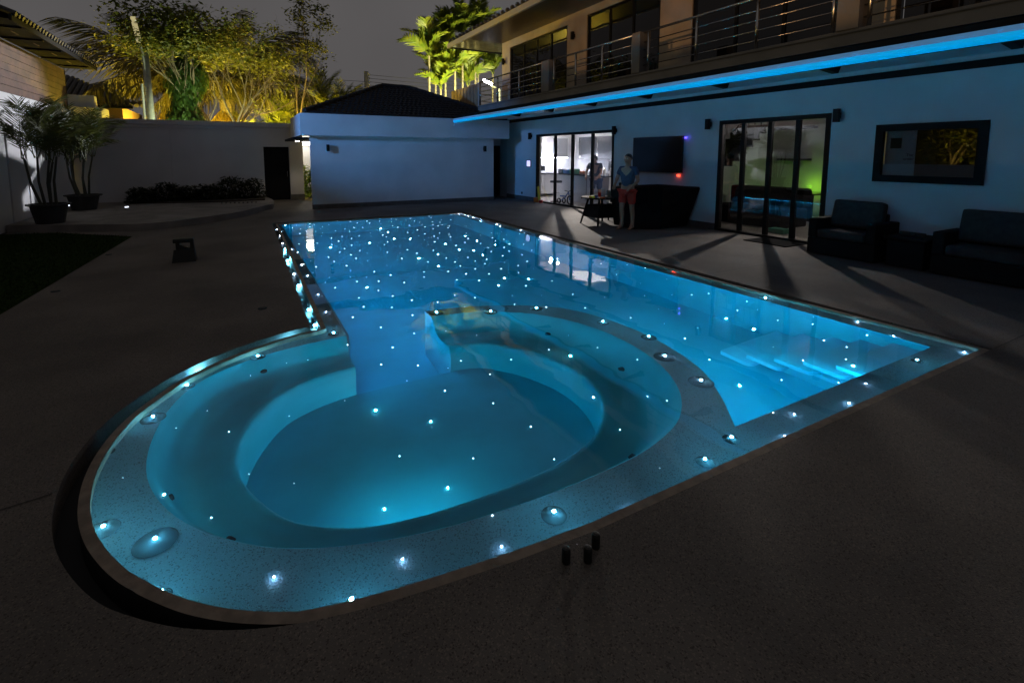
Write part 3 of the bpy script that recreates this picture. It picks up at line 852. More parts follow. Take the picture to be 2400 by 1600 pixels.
# upper floor
UW = [(12.29, 15.80, 3.2, 5.50), (8.62, 11.36, 3.2, 5.56), (4.62, 7.70, 3.2, 5.56), (1.2, 3.91, 3.2, 5.5)]
wall_x(MB(), HX, 9.2, -6, 16.38, 3.1, 5.76, UW).build('upper_wall', 'beige_plaster', house)
MB().box(9.2, 14, 16.2, 16.38, 3.1, 5.76).build('upper_side_wall', 'beige_plaster', house)
def sliding_window(y0, y1, z0, z1, n, parent, paned, name='upper_window', frame=.06):
    f = MB(); x0, x1 = 9.03, 9.11
    f.box(x0, x1, y0, y0 + frame, z0, z1); f.box(x0, x1, y1 - frame, y1, z0, z1)
    f.box(x0, x1, y0 + frame, y1 - frame, z1 - frame, z1); f.box(x0, x1, y0 + frame, y1 - frame, z0, z0 + frame * .8)
    o = f.build(name, 'black_metal', parent)
    wd = (y1 - y0 - 2 * frame) / n
    for k in range(n):
        a = y0 + frame + k * wd
        MB().box(9.066, 9.074, a + .03, a + wd - .03, z0 + frame * .8, z1 - frame).build('pane', paned, o)
        if k: MB().box(9.045, 9.095, a - .032, a + .032, z0 + frame * .8 + .001, z1 - frame - .001).build('mullion', 'black_metal', o)
    return o
for (a, b, z0, z1), n in zip(UW, (4, 3, 3, 3)):
    sliding_window(a, b, z0, z1, n, house, 'dark_glass')
q = MB(); q.quad((7.52, -6, 5.76), (9.0, -6, 5.76), (9.0, 16.38, 5.76), (7.52, 16.38, 5.76)); q.build('roof_soffit', 'soffit_wood', house)
q = MB(); q.quad((7.52, 16.38, 5.76), (14, 16.38, 5.76), (14, 17.9, 5.76), (7.52, 17.9, 5.76)); q.build('end_soffit', 'soffit_panel', house)
MB().box(7.42, 7.52, -6, 17.98, 5.72, 5.90, bev=.015).build('eave_gutter', 'eave_metal', house)
MB().box(7.521, 14, 17.9, 17.98, 5.73, 5.88).build('eave_board', 'black_trim', house)
rf = MB()
for k in range(80):                                      # tile noses along the eave
    y = -5.8 + k * .297
    rf.lathe((7.44, y, 5.93), [(.0, -.01), (.07, 0), (.07, .05), (.04, .09)], 8)
rf.quad((7.44, -6, 5.93), (12, -6, 7.3), (12, 13.5, 7.3), (7.44, 17.95, 5.93)); rf.quad((7.44, 17.95, 5.93), (12, 13.5, 7.3), (15, 13.5, 7.3), (15, 17.95, 5.93))
tag(rf.build('roof_tile', 'tile_grey', house), kind='stuff')

# ------------------------------------------------------------------ wall lamps
def wall_lamp(x, y, z, nx, ny, label, h=.22):
    t = empty('wall_lamp', (x, y, z), label, 'wall lamp', 'black box wall lamps')
    d = Vector((nx, ny, 0)); s = Vector((-ny, nx, 0))
    def bx(d0, d1, w_, z0, z1):
        P = Vector((x, y, z)); c = [P + d * a + s * b for a in (d0, d1) for b in (-w_, w_)]
        return MB().box(min(p.x for p in c), max(p.x for p in c), min(p.y for p in c), max(p.y for p in c), z + z0, z + z1)
    bx(.002, .03, .03, -.05, .05).build('wall_plate', 'black_metal', t)
    bx(.05, .13, .04, -h / 2, h / 2).build('lamp_body', 'black_metal', t)
    bx(.03, .05, .015, -.015, .015).build('arm', 'black_metal', t)
wall_lamp(9, 14.25, 2.24, -1, 0, 'black wall lamp left of the lit kitchen door')
wall_lamp(8.98, 10.0, 2.25, -1, 0, 'black wall lamp at the upper right corner of the kitchen door')
wall_lamp(9, 7.10, 2.25, -1, 0, 'black wall lamp between the television and the living room door')
wall_lamp(9, 4.58, 2.255, -1, 0, 'black wall lamp between the living room door and the framed window')
wall_lamp(9, 11.92, 5.1, -1, 0, 'black wall lamp between two upper floor windows')
wall_lamp(9, 16.15, 5.05, -1, 0, 'black wall lamp at the far upper corner of the house')
PHY = 15.1
a = ay(767.5, 347, PHY); wall_lamp(a.x, PHY, a.z, 0, -1, 'black wall lamp at the left end of the pool house wall', .2)
a = ay(1134, 349, PHY); wall_lamp(a.x, PHY, a.z, 0, -1, 'black wall lamp at the right end of the pool house wall', .2)

# ------------------------------------------------------------------ kitchen behind the left glass door
def glass_door(y0, y1, z1, splits, label_parent, paned, frame=.075):
    f = MB(); x0, x1 = 8.985, 9.09
    f.box(x0, x1, y0, y0 + frame, 0, z1); f.box(x0, x1, y1 - frame, y1, 0, z1)
    f.box(x0, x1, y0 + frame, y1 - frame, z1 - frame, z1); f.box(x0, x1, y0 + frame, y1 - frame, 0, .05)
    o = f.build('sliding_door', 'black_metal', label_parent)
    e = [y0 + frame] + splits + [y1 - frame]
    for k in range(len(e) - 1):
        MB().box(9.03, 9.038, e[k] + .02, e[k + 1] - .02, .05, z1 - frame).build('pane', paned, o)
        if k: MB().box(9.005, 9.075, e[k] - .04, e[k] + .04, .051, z1 - frame - .001).build('mullion', 'black_metal', o)
    return o
glass_door(*DOOR_K[:2], 2.28, [11.03, 11.97, 12.88], house, 'clear_pane')
glass_door(*DOOR_L[:2], 2.31, [5.26, 5.78, 6.33], house, 'dim_pane', .08)
kr = MB()
kr.box(9.2, 12.2, 8.6, 16.2, -.02, 0.003); kr.build('kitchen_floor', 'floor_tile', house)
kr = MB(); kr.box(9.2, 12.2, 16.2, 16.3, 0, 2.75); kr.box(12.2, 12.3, 8.6, 16.3, 0, 2.75); kr.box(9.2, 12.2, 8.5, 8.6, 0, 2.75); kr.box(9.2, 12.2, 8.6, 16.2, 2.65, 2.75)
kr.build('kitchen_wall', 'kitchen_white', house)
kc = empty('kitchen_cabinets', (10.5, 15.9, 0), 'pale kitchen cupboards and counter on the bright end wall behind the glass', 'kitchen unit')
for k in range(4):
    x = 9.25 + k * .62
    if k != 2: MB().box(x, x + .6, 15.85, 16.19, 1.50, 2.25).build('wall_cupboard', 'kitchen_grey', kc)
    MB().box(x, x + .6, 15.62, 16.19, .1, .86).build('base_cupboard', 'kitchen_white', kc)
MB().box(10.49, 11.09, 15.98, 16.19, 1.50, 2.25).build('open_shelf', 'yellow_plastic' if False else 'kitchen_white', kc)
MB().box(9.22, 11.75, 15.58, 16.19, .861, .90).build('worktop', 'counter_black', kc)
MB().box(9.25, 11.7, 15.86, 15.90, 1.475, 1.495).build('under_cupboard_light', 'kitchen_strip', kc)
MB().box(10.0, 10.65, 15.86, 16.1, .98, 1.18).build('microwave', 'kitchen_dark', kc)
MB().box(9.6, 9.75, 15.75, 15.95, .90, 1.10).build('kettle', 'kitchen_dark', kc)
kd = empty('tall_cupboards', (12, 13, 0), 'dark grey tall cupboards along the back of the lit kitchen', 'kitchen unit')
for k in range(6):
    y = 9.2 + k * 1.02
    MB().box(11.85, 12.19, y + .01, y + 1.01, 1.45, 2.28).build('cupboard_door', 'kitchen_dark', kd)
    MB().box(11.60, 12.19, y + .01, y + 1.01, .1, .88).build('drawer_front', 'kitchen_grey', kd)
    for z in (.35, .62): MB().box(11.594, 11.60, y + .02, y + 1.0, z, z + .014).build('drawer_gap', 'kitchen_dark', kd)
    MB().box(11.84, 11.85, y + .90, y + .93, 1.5, 2.2).build('handle', 'steel', kd)
MB().box(11.55, 12.19, 9.2, 15.3, .881, .92).build('worktop', 'counter_black', kd)
MB().box(12.14, 12.19, 13.2, 13.9, 1.0, 1.38).build('oven', 'counter_black', kd)
pl = MB().box(10.3, 11.0, 12.6, 13.8, 2.61, 2.645).build('assumed_ceiling_lamp', 'kitchen_panel')  # assumed ceiling panel, put in to light the kitchen
lamp('kitchen_light', (10.7, 15.0, 2.45), (1, .94, .90), 60, .02, house)  # assumed point light without a lamp body, brightens the kitchen
lamp('kitchen_deck_fill', (10.8, 15.6, 2.5), (1, .88, .76), 3400, .03, house, R(42), (8.1, 6.0, 0), .7)  # extra spot added to brighten the deck outside the kitchen door
tag(pl, 'assumed bright ceiling lamp panel inside the kitchen', 'ceiling lamp')
isl = empty('kitchen_island', (9.9, 13.2, 0), 'pale breakfast bar with black top right behind the kitchen door', 'kitchen unit')
MB().box(9.85, 10.5, 11.4, 14.6, .92, .96).build('worktop', 'counter_black', isl)
MB().box(10.1, 10.45, 11.5, 14.5, 0.004, .92).build('cabinet', 'kitchen_white', isl)
for y in (11.9, 12.6, 13.3): MB().box(10.094, 10.10, y, y + .02, .1, .9).build('panel_gap', 'kitchen_dark', isl)
st = empty('bar_stool', (9.55, 13.55, 0), 'black round bar stool at the left edge of the kitchen door', 'stool')
MB().lathe((9.55, 13.55, 0), [(.2, .66), (.21, .70), (.19, .73)], 18).build('seat', 'black_metal', st)
MB().tube([(9.55, 13.55, .03), (9.55, 13.55, .66)], .025, 8).build('column', 'steel', st)
MB().lathe((9.55, 13.55, 0), [(.2, .004), (.19, .025), (.03, .035)], 18).build('base', 'black_metal', st)
MB().lathe((9.55, 13.55, .30), [(.13, .0), (.13, .02)], 14).build('footrest', 'steel', st)
def bottle(x, y, z, h, r, m, name, label, cat, grp=None):
    o = MB().lathe((0, 0, 0), [(r, 0), (r, h * .55), (r * .85, h * .66), (r * .35, h * .78), (r * .33, h)], 10).build(name, m, loc=(x, y, z))
    return tag(o, label, cat, grp)
for k, (x, y, h, m) in enumerate(((10.0, 11.62, .30, 'white_plastic'), (9.97, 11.86, .33, 'bottle_glass'), (10.0, 12.05, .26, 'bottle_glass'), (10.1, 11.45, .24, 'white_plastic'), (10.05, 12.35, .20, 'kitchen_dark'))):
    bottle(x, y, .96, h, .045, m, 'bottle', ['white bottle on the breakfast bar, second from the right', 'tallest clear bottle on the breakfast bar', 'clear bottle left of the tallest bottle on the bar', 'white bottle at the right end of the breakfast bar', 'short dark bottle on the breakfast bar'][k], 'bottle', 'bottles on the breakfast bar')
for k, (x, y, m, s) in enumerate(((10.05, 13.6, 'blue_plastic', .10), (10.1, 13.25, 'green_plastic', .12), (10.05, 12.75, 'orange_plastic', .08), (10.1, 13.95, 'kitchen_dark', .11))):
    o = MB().box(-s, s, -s * 1.2, s * 1.2, 0, s * 1.4, bev=s * .3).build('bag', m, loc=(x, y, .96))
    tag(o, ['blue bag lying on the breakfast bar', 'green bag lying on the breakfast bar', 'small orange bag on the breakfast bar', 'dark bag at the left end of the breakfast bar'][k], 'bag', 'bags on the breakfast bar')
# ride-on tricycle and yellow toy behind the glass
tr = empty('tricycle', (9.35, 12.75, 0), 'small black and blue tricycle standing behind the kitchen glass door', 'tricycle')
def wheel(c, r, m='black_metal'):
    pts = [(c[0] + .0, c[1] + r * math.cos(2 * PI * k / 14), c[2] + r * math.sin(2 * PI * k / 14)) for k in range(15)]
    return MB().tube(pts, .022, 6, cap=False)
wheel((9.35, 12.5, .155), .13).build('front_wheel', 'black_metal', tr)
wheel((9.45, 12.95, .105), .08).build('rear_wheel', 'black_metal', tr); wheel((9.25, 12.95, .105), .08).build('rear_wheel', 'black_metal', tr)
MB().tube([(9.35, 12.5, .15), (9.35, 12.57, .42), (9.35, 12.75, .22), (9.35, 12.95, .12)], .02, 6).build('frame', 'blue_plastic', tr)
MB().tube([(9.2, 12.58, .46), (9.35, 12.57, .43), (9.5, 12.58, .46)], .014, 6).build('handlebar', 'black_metal', tr)
MB().box(9.28, 9.42, 12.76, 12.95, .24, .28, bev=.015).build('seat', 'blue_plastic', tr)
ty = empty('toy_digger', (8.86, 13.72, 0), 'yellow and orange plastic toy leaning on the left frame of the kitchen door', 'toy')
MB().add([(8.93, 13.78, .52), (8.96, 13.78, .52), (8.84, 13.5, .03), (8.81, 13.5, .03), (8.93, 13.70, .55), (8.96, 13.70, .55), (8.86, 13.40, .03), (8.83, 13.40, .03)],
         [(0, 1, 2, 3), (4, 7, 6, 5), (0, 4, 5, 1), (2, 6, 7, 3), (0, 3, 7, 4), (1, 5, 6, 2)]).build('boom', 'yellow_plastic', ty)
MB().box(8.83, 8.95, 13.62, 13.85, 0, .17, bev=.03).build('body', 'orange_plastic', ty)
MB().lathe((8.80, 13.34, 0), [(.05, 0.01), (.08, .07), (.05, .12)], 10).build('bucket', 'red_plastic', ty)
MB().box(8.66, 8.84, 13.2, 13.45, .0, .02).build('sand_tray', 'paper', ty)

# ------------------------------------------------------------------ living room behind the right glass door
lr = MB(); lr.box(9.2, 13.2, 2.2, 8.4, -.02, .003); lr.build('living_floor', 'floor_tile', house)
lr = MB(); lr.box(13.2, 13.3, 2.2, 8.5, 0, 2.75); lr.box(9.2, 13.2, 8.4, 8.48, 0, 2.75); lr.box(9.2, 13.2, 2.1, 2.2, 0, 2.75); lr.box(9.2, 13.2, 2.2, 8.4, 2.65, 2.75)
lr.build('living_wall', 'room_wall', house)
stt = empty('staircase', (11, 8.0, 0), 'dark staircase with railing seen through the left pane of the living room door', 'staircase')
for k in range(6):
    z = 1.45 + k * .17; y = 7.15 + 0.0 * k; x = 10.45 + k * .24
    MB().box(x, x + .30, 7.6, 8.38, z, z + .05).build('tread', 'stair_dark', stt)
    MB().box(x - .001, x + .03, 7.6, 8.38, z - .12, z - .001).build('riser', 'stair_dark', stt)
    MB().tube([(x + .1, 7.62, z + .05), (x + .1, 7.62, z + .75)], .012, 6).build('baluster', 'stair_dark', stt)
MB().tube([(10.45, 7.62, 2.15), (11.95, 7.62, 3.05)], .022, 6).build('handrail', 'stair_dark', stt)
a = ax(1850, 455, 12.3)
dk = empty('desk', (12.3, a.y, 0), 'dark desk with a green glow in the living room', 'desk')
MB().box(12.0, 12.75, a.y - .75, a.y + .55, .64, .68).build('desk_top', 'counter_black', dk)
MB().box(12.05, 12.1, a.y - .7, a.y + .5, .004, .64).build('front_panel', 'stair_dark', dk)
gl = empty('green_lamp', (12.6, a.y, .68), 'small green glowing lamp on the dark desk', 'lamp')
MB().box(12.55, 12.62, a.y - .35, a.y + .30, .685, .71).build('light_bar', 'green_led', gl)
MB().box(12.57, 12.60, a.y - .28, a.y - .05, .72, .76).build('light_tube', 'yellow_led', gl)
lamp('green_lamp_light', (12.95, a.y - .1, .80), (0.40, 1.0, 0.03), 6, .06, gl)
bx_ = ax(1838, 538, 9.9)
gb_ = tag(MB().box(-.12, .12, -.16, .16, 0, .10, bev=.01).build('green_box', 'green_plastic', loc=(9.75, bx_.y + .02, .004)), 'small green box on the living room floor', 'box')
sf = empty('living_room_sofa', (10.7, 6.9, 0), 'black sofa behind the left panes of the living room door', 'sofa')
MB().box(10.2, 11.2, 6.2, 8.0, .004, .42, bev=.05).build('seat', 'dark_cloth', sf); MB().box(11.0, 11.35, 6.2, 8.0, .42, .85, bev=.06).build('backrest', 'dark_cloth', sf)
ch = empty('office_chair', (11.6, 5.2, 0), 'dark high chair at the right edge of the living room door', 'chair')
MB().box(11.4, 11.8, 5.55, 5.95, .42, .5, bev=.03).build('seat', 'dark_cloth', ch); MB().box(11.4, 11.48, 5.55, 5.95, .5, .95, bev=.03).build('backrest', 'dark_cloth', ch); MB().tube([(11.6, 5.75, .03), (11.6, 5.75, .42)], .03).build('column', 'black_metal', ch)
pic = tag(MB().box(13.17, 13.195, 8.0, 8.35, 1.35, 1.75).build('picture', 'wall_grey'), 'pale picture on the back wall of the living room', 'picture')
sh = tag(MB().box(13.0, 13.19, 7.3, 8.1, 1.45, 1.50).build('shelf', 'stair_dark'), 'lower dark wall shelf in the living room', 'shelf', 'living room shelves')
sh = tag(MB().box(13.0, 13.19, 7.2, 8.38, 2.28, 2.34).build('shelf', 'stair_dark'), 'upper dark wall shelf under the living room ceiling', 'shelf', 'living room shelves')
lamp('living_room_glow', (11.2, 5.4, 2.45), (1.0, 0.90, 0.86), 42, .05, house)  # assumed light without a lamp body, added to lift the dim room
lamp('living_deck_fill', (10.6, 6.9, 2.5), (1.0, .88, .76), 420, .03, house, R(60), (7.3, 4.6, 0), .6)  # unseen spot added for more light on the deck by this door

# ------------------------------------------------------------------ framed window right of the door
fw = empty('framed_window', (9, 3.36, 1.2), 'wide black framed window reflecting the lit trees', 'window')
f = MB(); y0, y1, z0, z1 = WIN; fr = .085
f.box(8.965, 9.03, y0 - .02, y0 + fr, z0 - .02, z1 + .02); f.box(8.965, 9.03, y1 - fr, y1 + .02, z0 - .02, z1 + .02)
f.box(8.965, 9.03, y0 + fr, y1 - fr, z1 - fr, z1 + .02); f.box(8.965, 9.03, y0 + fr, y1 - fr, z0 - .02, z0 + fr)
f.build('frame', 'black_trim', fw)
MB().box(9.0, 9.006, y0 + fr, y1 - fr, z0 + fr, z1 - fr).build('pane', 'mirror_pane', fw)
MB().box(9.15, 9.19, y0, y1, z0, z1).build('dark_room', 'black_trim', fw)
MB().box(9.05, 9.06, 3.52, y1 - .02, z0, z1).build('inner_panel', 'wall_grey', fw)
MB().box(9.04, 9.05, 3.70, 3.84, 1.70, 1.86).build('small_picture', 'black_trim', fw)
MB().box(9.02, 9.05, 3.25, 3.29, z0, z1).build('window_bar', 'black_trim', fw)
def lettering(text, size, loc, rot, m, parent, name='lettering'):
    c = bpy.data.curves.new(name, 'FONT'); c.body = text; c.size = size; c.align_x = 'CENTER'; c.extrude = .001
    o = bpy.data.objects.new(name, c); o.rotation_euler = rot
    o.location = Vector(loc) - wloc(parent); o.parent = parent; c.materials.append(MATS[m]); col.objects.link(o)
    return o
lettering('The', .055, (9.046, 3.585, 1.58), (R(90), 0, R(-90)), 'black_trim', fw)
lettering('order', .055, (9.046, 3.60, 1.52), (R(90), 0, R(-90)), 'black_trim', fw)
# ------------------------------------------------------------------ television, tablet, socket
tv = empty('television', (8.95, 8.5, 1.18), 'large black television hung on the white wall', 'television')
MB().box(8.90, 8.955, 7.74, 9.28, 1.185, 2.03, bev=.006).build('screen', 'tv_screen', tv)
MB().box(8.955, 8.998, 8.2, 8.8, 1.4, 1.8).build('bracket', 'black_metal', tv)
MB().box(8.96, 8.99, 7.70, 7.735, 1.97, 2.0).build('blue_led', 'led_blue', tv)
lamp('blue_led_light', (8.93, 7.66, 1.985), (.1, .05, 1), .12, .02, tv)
MB().box(8.97, 8.998, 7.85, 7.92, 1.10, 1.15).build('red_led', 'led_red', tv)
lamp('red_led_light', (8.93, 7.885, 1.12), (1, .08, .03), .10, .02, tv)
tb = empty('wall_tablet', (9, 14.38, 1.2), 'small wall tablet with a glowing lilac screen left of the kitchen door', 'tablet')
MB().box(8.97, 8.999, 14.27, 14.53, 1.18, 1.42).build('case', 'black_metal', tb); MB().box(8.966, 8.97, 14.29, 14.51, 1.20, 1.40).build('screen', 'screen_glow', tb)
tag(MB().box(8.985, 8.999, 14.83, 14.91, .20, .28).build('wall_socket', 'black_metal'), 'small black wall socket low on the wall by the tablet', 'socket')
q = tag(MB().box(8.35, 8.98, 4.95, 5.75, .001, .014).build('door_mat', 'dark_cloth'), 'dark door mat in front of the living room door', 'door mat')

# ------------------------------------------------------------------ pool house
ph = empty('pool_house', (5, 16, 0), 'low white pool house with a dark tiled hip roof behind the pool', 'pool house')
MB().box(1.89, 7.96, PHY, PHY + .14, 0.0, 2.6).build('front_wall', 'plaster', ph); MB().box(2.40, 7.94, PHY + .141, 18.2, 0.0, 2.6).build('wall', 'plaster', ph)
MB().box(1.875, 7.97, PHY - .012, PHY, 0, .13).build('plinth', 'plinth', ph)
MB().box(1.59, 8.42, 14.80, 14.92, 2.155, 2.785, bev=.008).build('fascia', 'plaster', ph)
MB().box(1.59, 1.71, 14.92, 17.5, 2.155, 2.785).build('side_fascia', 'plaster', ph)
MB().box(1.71, 8.42, 14.92, 15.098, 2.40, 2.43).build('fascia_soffit', 'plaster', ph)
MB().box(1.95, 7.9, 15.0, 15.03, 2.37, 2.395).build('assumed_fascia_light', 'fascia_strip', ph)  # assumed hidden strip that washes the wall top blue
MB().box(1.45, 2.39, 15.3, 18.2, 2.06, 2.12).build('side_eave', 'black_trim', ph)
MB().lathe((1.75, 17.2, 2.03), [(.06, 0), (.06, .03)], 14).build('assumed_downlight', 'corridor_lamp', ph)  # assumed lamp under the eave, for the warm light on wall and path
lamp('assumed_eave_light', (1.75, 17.2, 1.98), (1, .9, .72), 14, .06, ph, R(115), (1.75, 17.25, 0), .4)  # spot of the assumed downlight
# hip roof of overlapping tile courses
rm = MB()
RX0, RX1, RY0, RY1, RZ = 1.75, 8.5, 14.98, 18.6, 2.80
apz = 3.98; ry = 17.2; ax0, ax1 = 4.6, 5.6
rows = 13
for r_ in range(rows):
    t0, t1 = r_ / rows, (r_ + 1) / rows
    z0 = RZ + (apz - RZ) * t0; z1 = RZ + (apz - RZ) * t1
    ya = RY0 + (ry - RY0) * t0; yb = RY0 + (ry - RY0) * t1
    xa0, xa1 = RX0 + (ax0 - RX0) * t0, RX1 + (ax1 - RX1) * t0
    xb0, xb1 = RX0 + (ax0 - RX0) * t1, RX1 + (ax1 - RX1) * t1
    nn = int((xa1 - xa0) / .16)
    pa = []; pb = []; pc = []
    for k in range(nn * 2 + 1):
        u = k / (nn * 2); h = .035 * (k % 2)
        pa.append(Vector((xa0 + (xa1 - xa0) * u, ya - .03, z0 + .04 + h)))
        pb.append(Vector((xb0 + (xb1 - xb0) * u, yb, z1 + .008 + h)))
        pc.append(Vector((xa0 + (xa1 - xa0) * u, ya - .03, z0 - .01)))
    n_ = len(pa)
    rm.add(pa + pb + pc, [(i, i + 1, n_ + i + 1, n_ + i) for i in range(n_ - 1)] + [(2 * n_ + i, 2 * n_ + i + 1, i + 1, i) for i in range(n_ - 1)])
tag(rm.build('roof_tile', 'tile_dark', ph), kind='stuff')
q = MB(); q.quad((RX0, RY0, RZ), (ax0, ry, apz), (ax0, ry + .3, apz), (RX0, RY1, RZ)); q.quad((RX1, RY0, RZ), (RX1, RY1, RZ), (ax1, ry + .3, apz), (ax1, ry, apz)); q.quad((ax0, ry, apz), (ax1, ry, apz), (ax1, ry + .3, apz), (ax0, ry + .3, apz)); q.quad((RX0, RY1, RZ), (ax0, ry + .3, apz), (ax1, ry + .3, apz), (RX1, RY1, RZ))
q.build('roof_side', 'tile_dark', ph)
rc = MB()
for A, B in (((RX0, RY0, RZ + .06), (ax0, ry, apz + .05)), ((RX1, RY0, RZ + .06), (ax1, ry, apz + .05)), ((ax0, ry, apz + .05), (ax1, ry, apz + .05))):
    A = Vector(A); B = Vector(B); n_ = max(3, int((B - A).length / .3))
    for k in range(n_):
        p = A.lerp(B, k / n_); e = A.lerp(B, (k + 1.15) / n_)
        rc.tube([p + Vector((0, 0, .0)), e], [.085, .065], 8)
tag(rc.build('ridge_tile', 'tile_dark', ph), kind='stuff')
MB().box(1.72, 8.55, 14.925, 15.0, 2.70, 2.80).build('roof_edge', 'black_trim', ph)
MB().box(7.96, 8.998, 16.5, 16.6, 1.95, 2.6).build('passage_wall', 'plaster', ph)
pd = tag(MB().box(7.97, 8.99, 16.52, 16.56, 0, 1.95).build('passage_door', 'black_trim'), 'black door in the gap between pool house and main house', 'door')

# ------------------------------------------------------------------ boundary wall with black door
bw = empty('boundary_wall', (-1.5, 18.6, 0), 'tall grey garden wall with recessed panels behind the shrubs', 'wall')
BY = 18.5
q = MB(); q.box(-4.36, .78, BY + .03, BY + .25, 0, 2.55); q.box(.78, 1.60, BY + .03, BY + .25, 1.88, 2.55); q.box(1.60, 2.05, BY + .03, BY + .25, 0, 2.55); q.build('wall', 'wall_grey', bw)
MB().box(-4.36, 2.07, BY - .03, BY + .29, 2.551, 2.70, bev=.01).build('coping', 'wall_grey', bw)
MB().box(-2.06, -1.90, BY, BY + .03, .15, 2.55).build('pilaster', 'wall_grey', bw)
MB().box(-.1, .0, BY, BY + .03, 2.42, 2.55).build('panel_edge', 'wall_grey', bw)
MB().box(-4.36, -2.06, BY, BY + .03, 2.45, 2.55).build('panel_edge', 'wall_grey', bw); MB().box(-1.90, -.1, BY, BY + .03, 2.45, 2.55).build('panel_edge', 'wall_grey', bw)
MB().box(.0, .78, BY, BY + .03, .15, 2.55).build('pilaster', 'wall_grey', bw); MB().box(1.60, 2.05, BY, BY + .03, .10, 2.55).build('pilaster', 'wall_grey', bw)
MB().box(1.60, 2.06, BY - .012, BY, 0, .20).build('plinth', 'plinth', bw)
gd_ = empty('garden_door', (1.2, BY, 0), 'plain black door in the grey garden wall', 'door')
MB().box(.74, 1.64, BY + .252, BY + .29, 0.0, 1.92).build('door_leaf', 'black_trim', gd_); MB().tube([(1.53, BY + .225, .82), (1.53, BY + .225, 1.02)], .012, 6).build('handle', 'steel', gd_)
# lit passage behind the wall
cw = tag(MB().box(1.2, 6, 22.0, 22.2, 0, 2.4).build('passage_end_wall', 'kitchen_white'), 'white wall at the end of the lit side passage', 'wall')
cl = tag(MB().box(2.35, 2.75, 21.4, 21.6, 2.0, 2.15, bev=.02).build('passage_lamp', 'corridor_lamp'), 'bright lamp over the side passage left of the pool house', 'lamp')
lamp('passage_lamp_light', (2.45, 20.6, 2.1), (1, .95, .85), 45, .15)

# ------------------------------------------------------------------ left neighbour house
LX = -4.35
lh = empty('neighbour_house', (LX, 15, 0), 'white house with a brown plank gable at the left edge', 'house')
MB().box(LX - 5, LX, 11.8, 18.42, 0, 2.93).build('wall', 'plaster', lh)
MB().box(LX - 5, LX - .015, 11.8, 18.40, 2.931, 4.05).build('upper_wall', 'tile_dark', lh)
for k in range(7):
    z = 2.935 + k * .16
    MB().box(LX - .015, LX + .012 + .004 * (k % 2), 11.8, 18.43, z, z + .152).build('plank', 'wood_clad', lh)
MB().box(LX - .01, LX + .02, 18.43, 18.46, 0, 4.05).build('corner_trim', 'black_trim', lh)
so = MB(); so.quad((LX, 12.2, 4.08), (LX + .76, 12.2, 4.08), (LX + .76, 18.3, 4.08), (LX, 18.3, 4.08)); so.build('soffit', 'soffit_blue', lh)
for k in range(5):
    y = 12.9 + k * 1.2
    MB().box(LX + .05, LX + .72, y, y + .05, 4.05, 4.075).build('soffit_batten', 'black_trim', lh)
    MB().box(LX + .42, LX + .45, y + .45, y + .8, 4.07, 4.079).build('soffit_slot', 'lip', lh)
MB().box(LX + .76, LX + .80, 12.2, 18.3, 4.05, 4.17).build('eave_board', 'black_trim', lh)
rt = MB()
for k in range(34):
    y = 12.3 + k * .18; rt.tube([(LX + .84, y, 4.19), (LX + .2, y, 4.45)], .055, 7)
rt.quad((LX + .84, 12.2, 4.17), (LX + .84, 18.35, 4.17), (LX - 1.5, 18.35, 5.1), (LX - 1.5, 12.2, 5.1))
tag(rt.build('roof_tile', 'tile_grey', lh), kind='stuff')
a = ax(120, 296, LX)
sw = MB().box(LX - .02, LX + .012, a.y - .25, a.y + .25, a.z - .25, a.z + .25).build('small_window', 'black_metal', lh)
MB().box(LX + .012, LX + .016, a.y - .2, a.y + .2, a.z - .2, a.z + .2).build('pane', 'dark_glass', sw)
a = az(47, 526); MB().box(LX, LX + .03, a.y - 1.0, a.y - .03, 0.0, 2.05).build('side_door', 'wall_grey', lh)
MB().box(LX, LX + .05, a.y - .03, a.y + .03, 0, 2.1).build('door_frame', 'plaster', lh)
a = ax(12, 305, LX); wall_lamp(LX, a.y, a.z, 1, 0, 'black wall lamp on the white house at the left edge', .2)
a = ax(60, 328, LX)
tag(MB().tube([(LX + .03, 14.2, a.z), (LX + .03, 15.6, a.z - .04)], .012, 6).build('pipe', 'black_metal'), 'thin dark pipe along the white house wall', 'pipe')
# house with tiled roof behind the garden wall
nh = empty('far_house', (-5, 24, 0), 'dark tiled roof of a low house beyond the garden wall', 'house')
MB().box(-9, -3.9, 23.6, 28, 0, 3.45).build('wall', 'neigh_wall', nh)
nr = MB()
for k in range(30):
    x = -9 + k * .2
    t = max(0, (x + 5.9) / 2.4)
    zt = 4.85 - 1.2 * min(1, t)
    nr.tube([(x, 23.3, 3.50), (x - .15, 23.3 + 3.2 * (zt - 3.5) / 1.35, zt)], .085, 7)
nr.quad((-9.2, 23.25, 3.46), (-3.5, 23.25, 3.46), (-6.0, 26.6, 4.86), (-9.2, 26.6, 4.86))
tag(nr.build('roof_tile', 'tile_grey', nh), kind='stuff')
MB().box(-9.2, -3.5, 23.15, 23.3, 3.36, 3.46).build('eave_board', 'black_trim', nh)
al = tag(MB().box(-5.2, -3.78, 19.6, 20.6, 2.62, 3.10).build('white_ledge', 'ledge_white'), 'pale concrete ledge beside the far house, under the air conditioner', 'ledge')
ac = empty('air_conditioner', (-4.3, 20.2, 3.1), 'white outdoor air conditioner unit on a pale ledge', 'air conditioner')
MB().box(-4.72, -4.02, 20.0, 20.35, 3.105, 3.50, bev=.02).build('casing', 'ac_white', ac)
MB().lathe((0, 0, 0), [(.165, 0), (.165, .02)], 22).build('fan_grille', 'kitchen_dark', ac)
fg = ac.children[-1]; fg.rotation_euler = (R(90), 0, 0); fg.location = (-.13, -.20, .20)

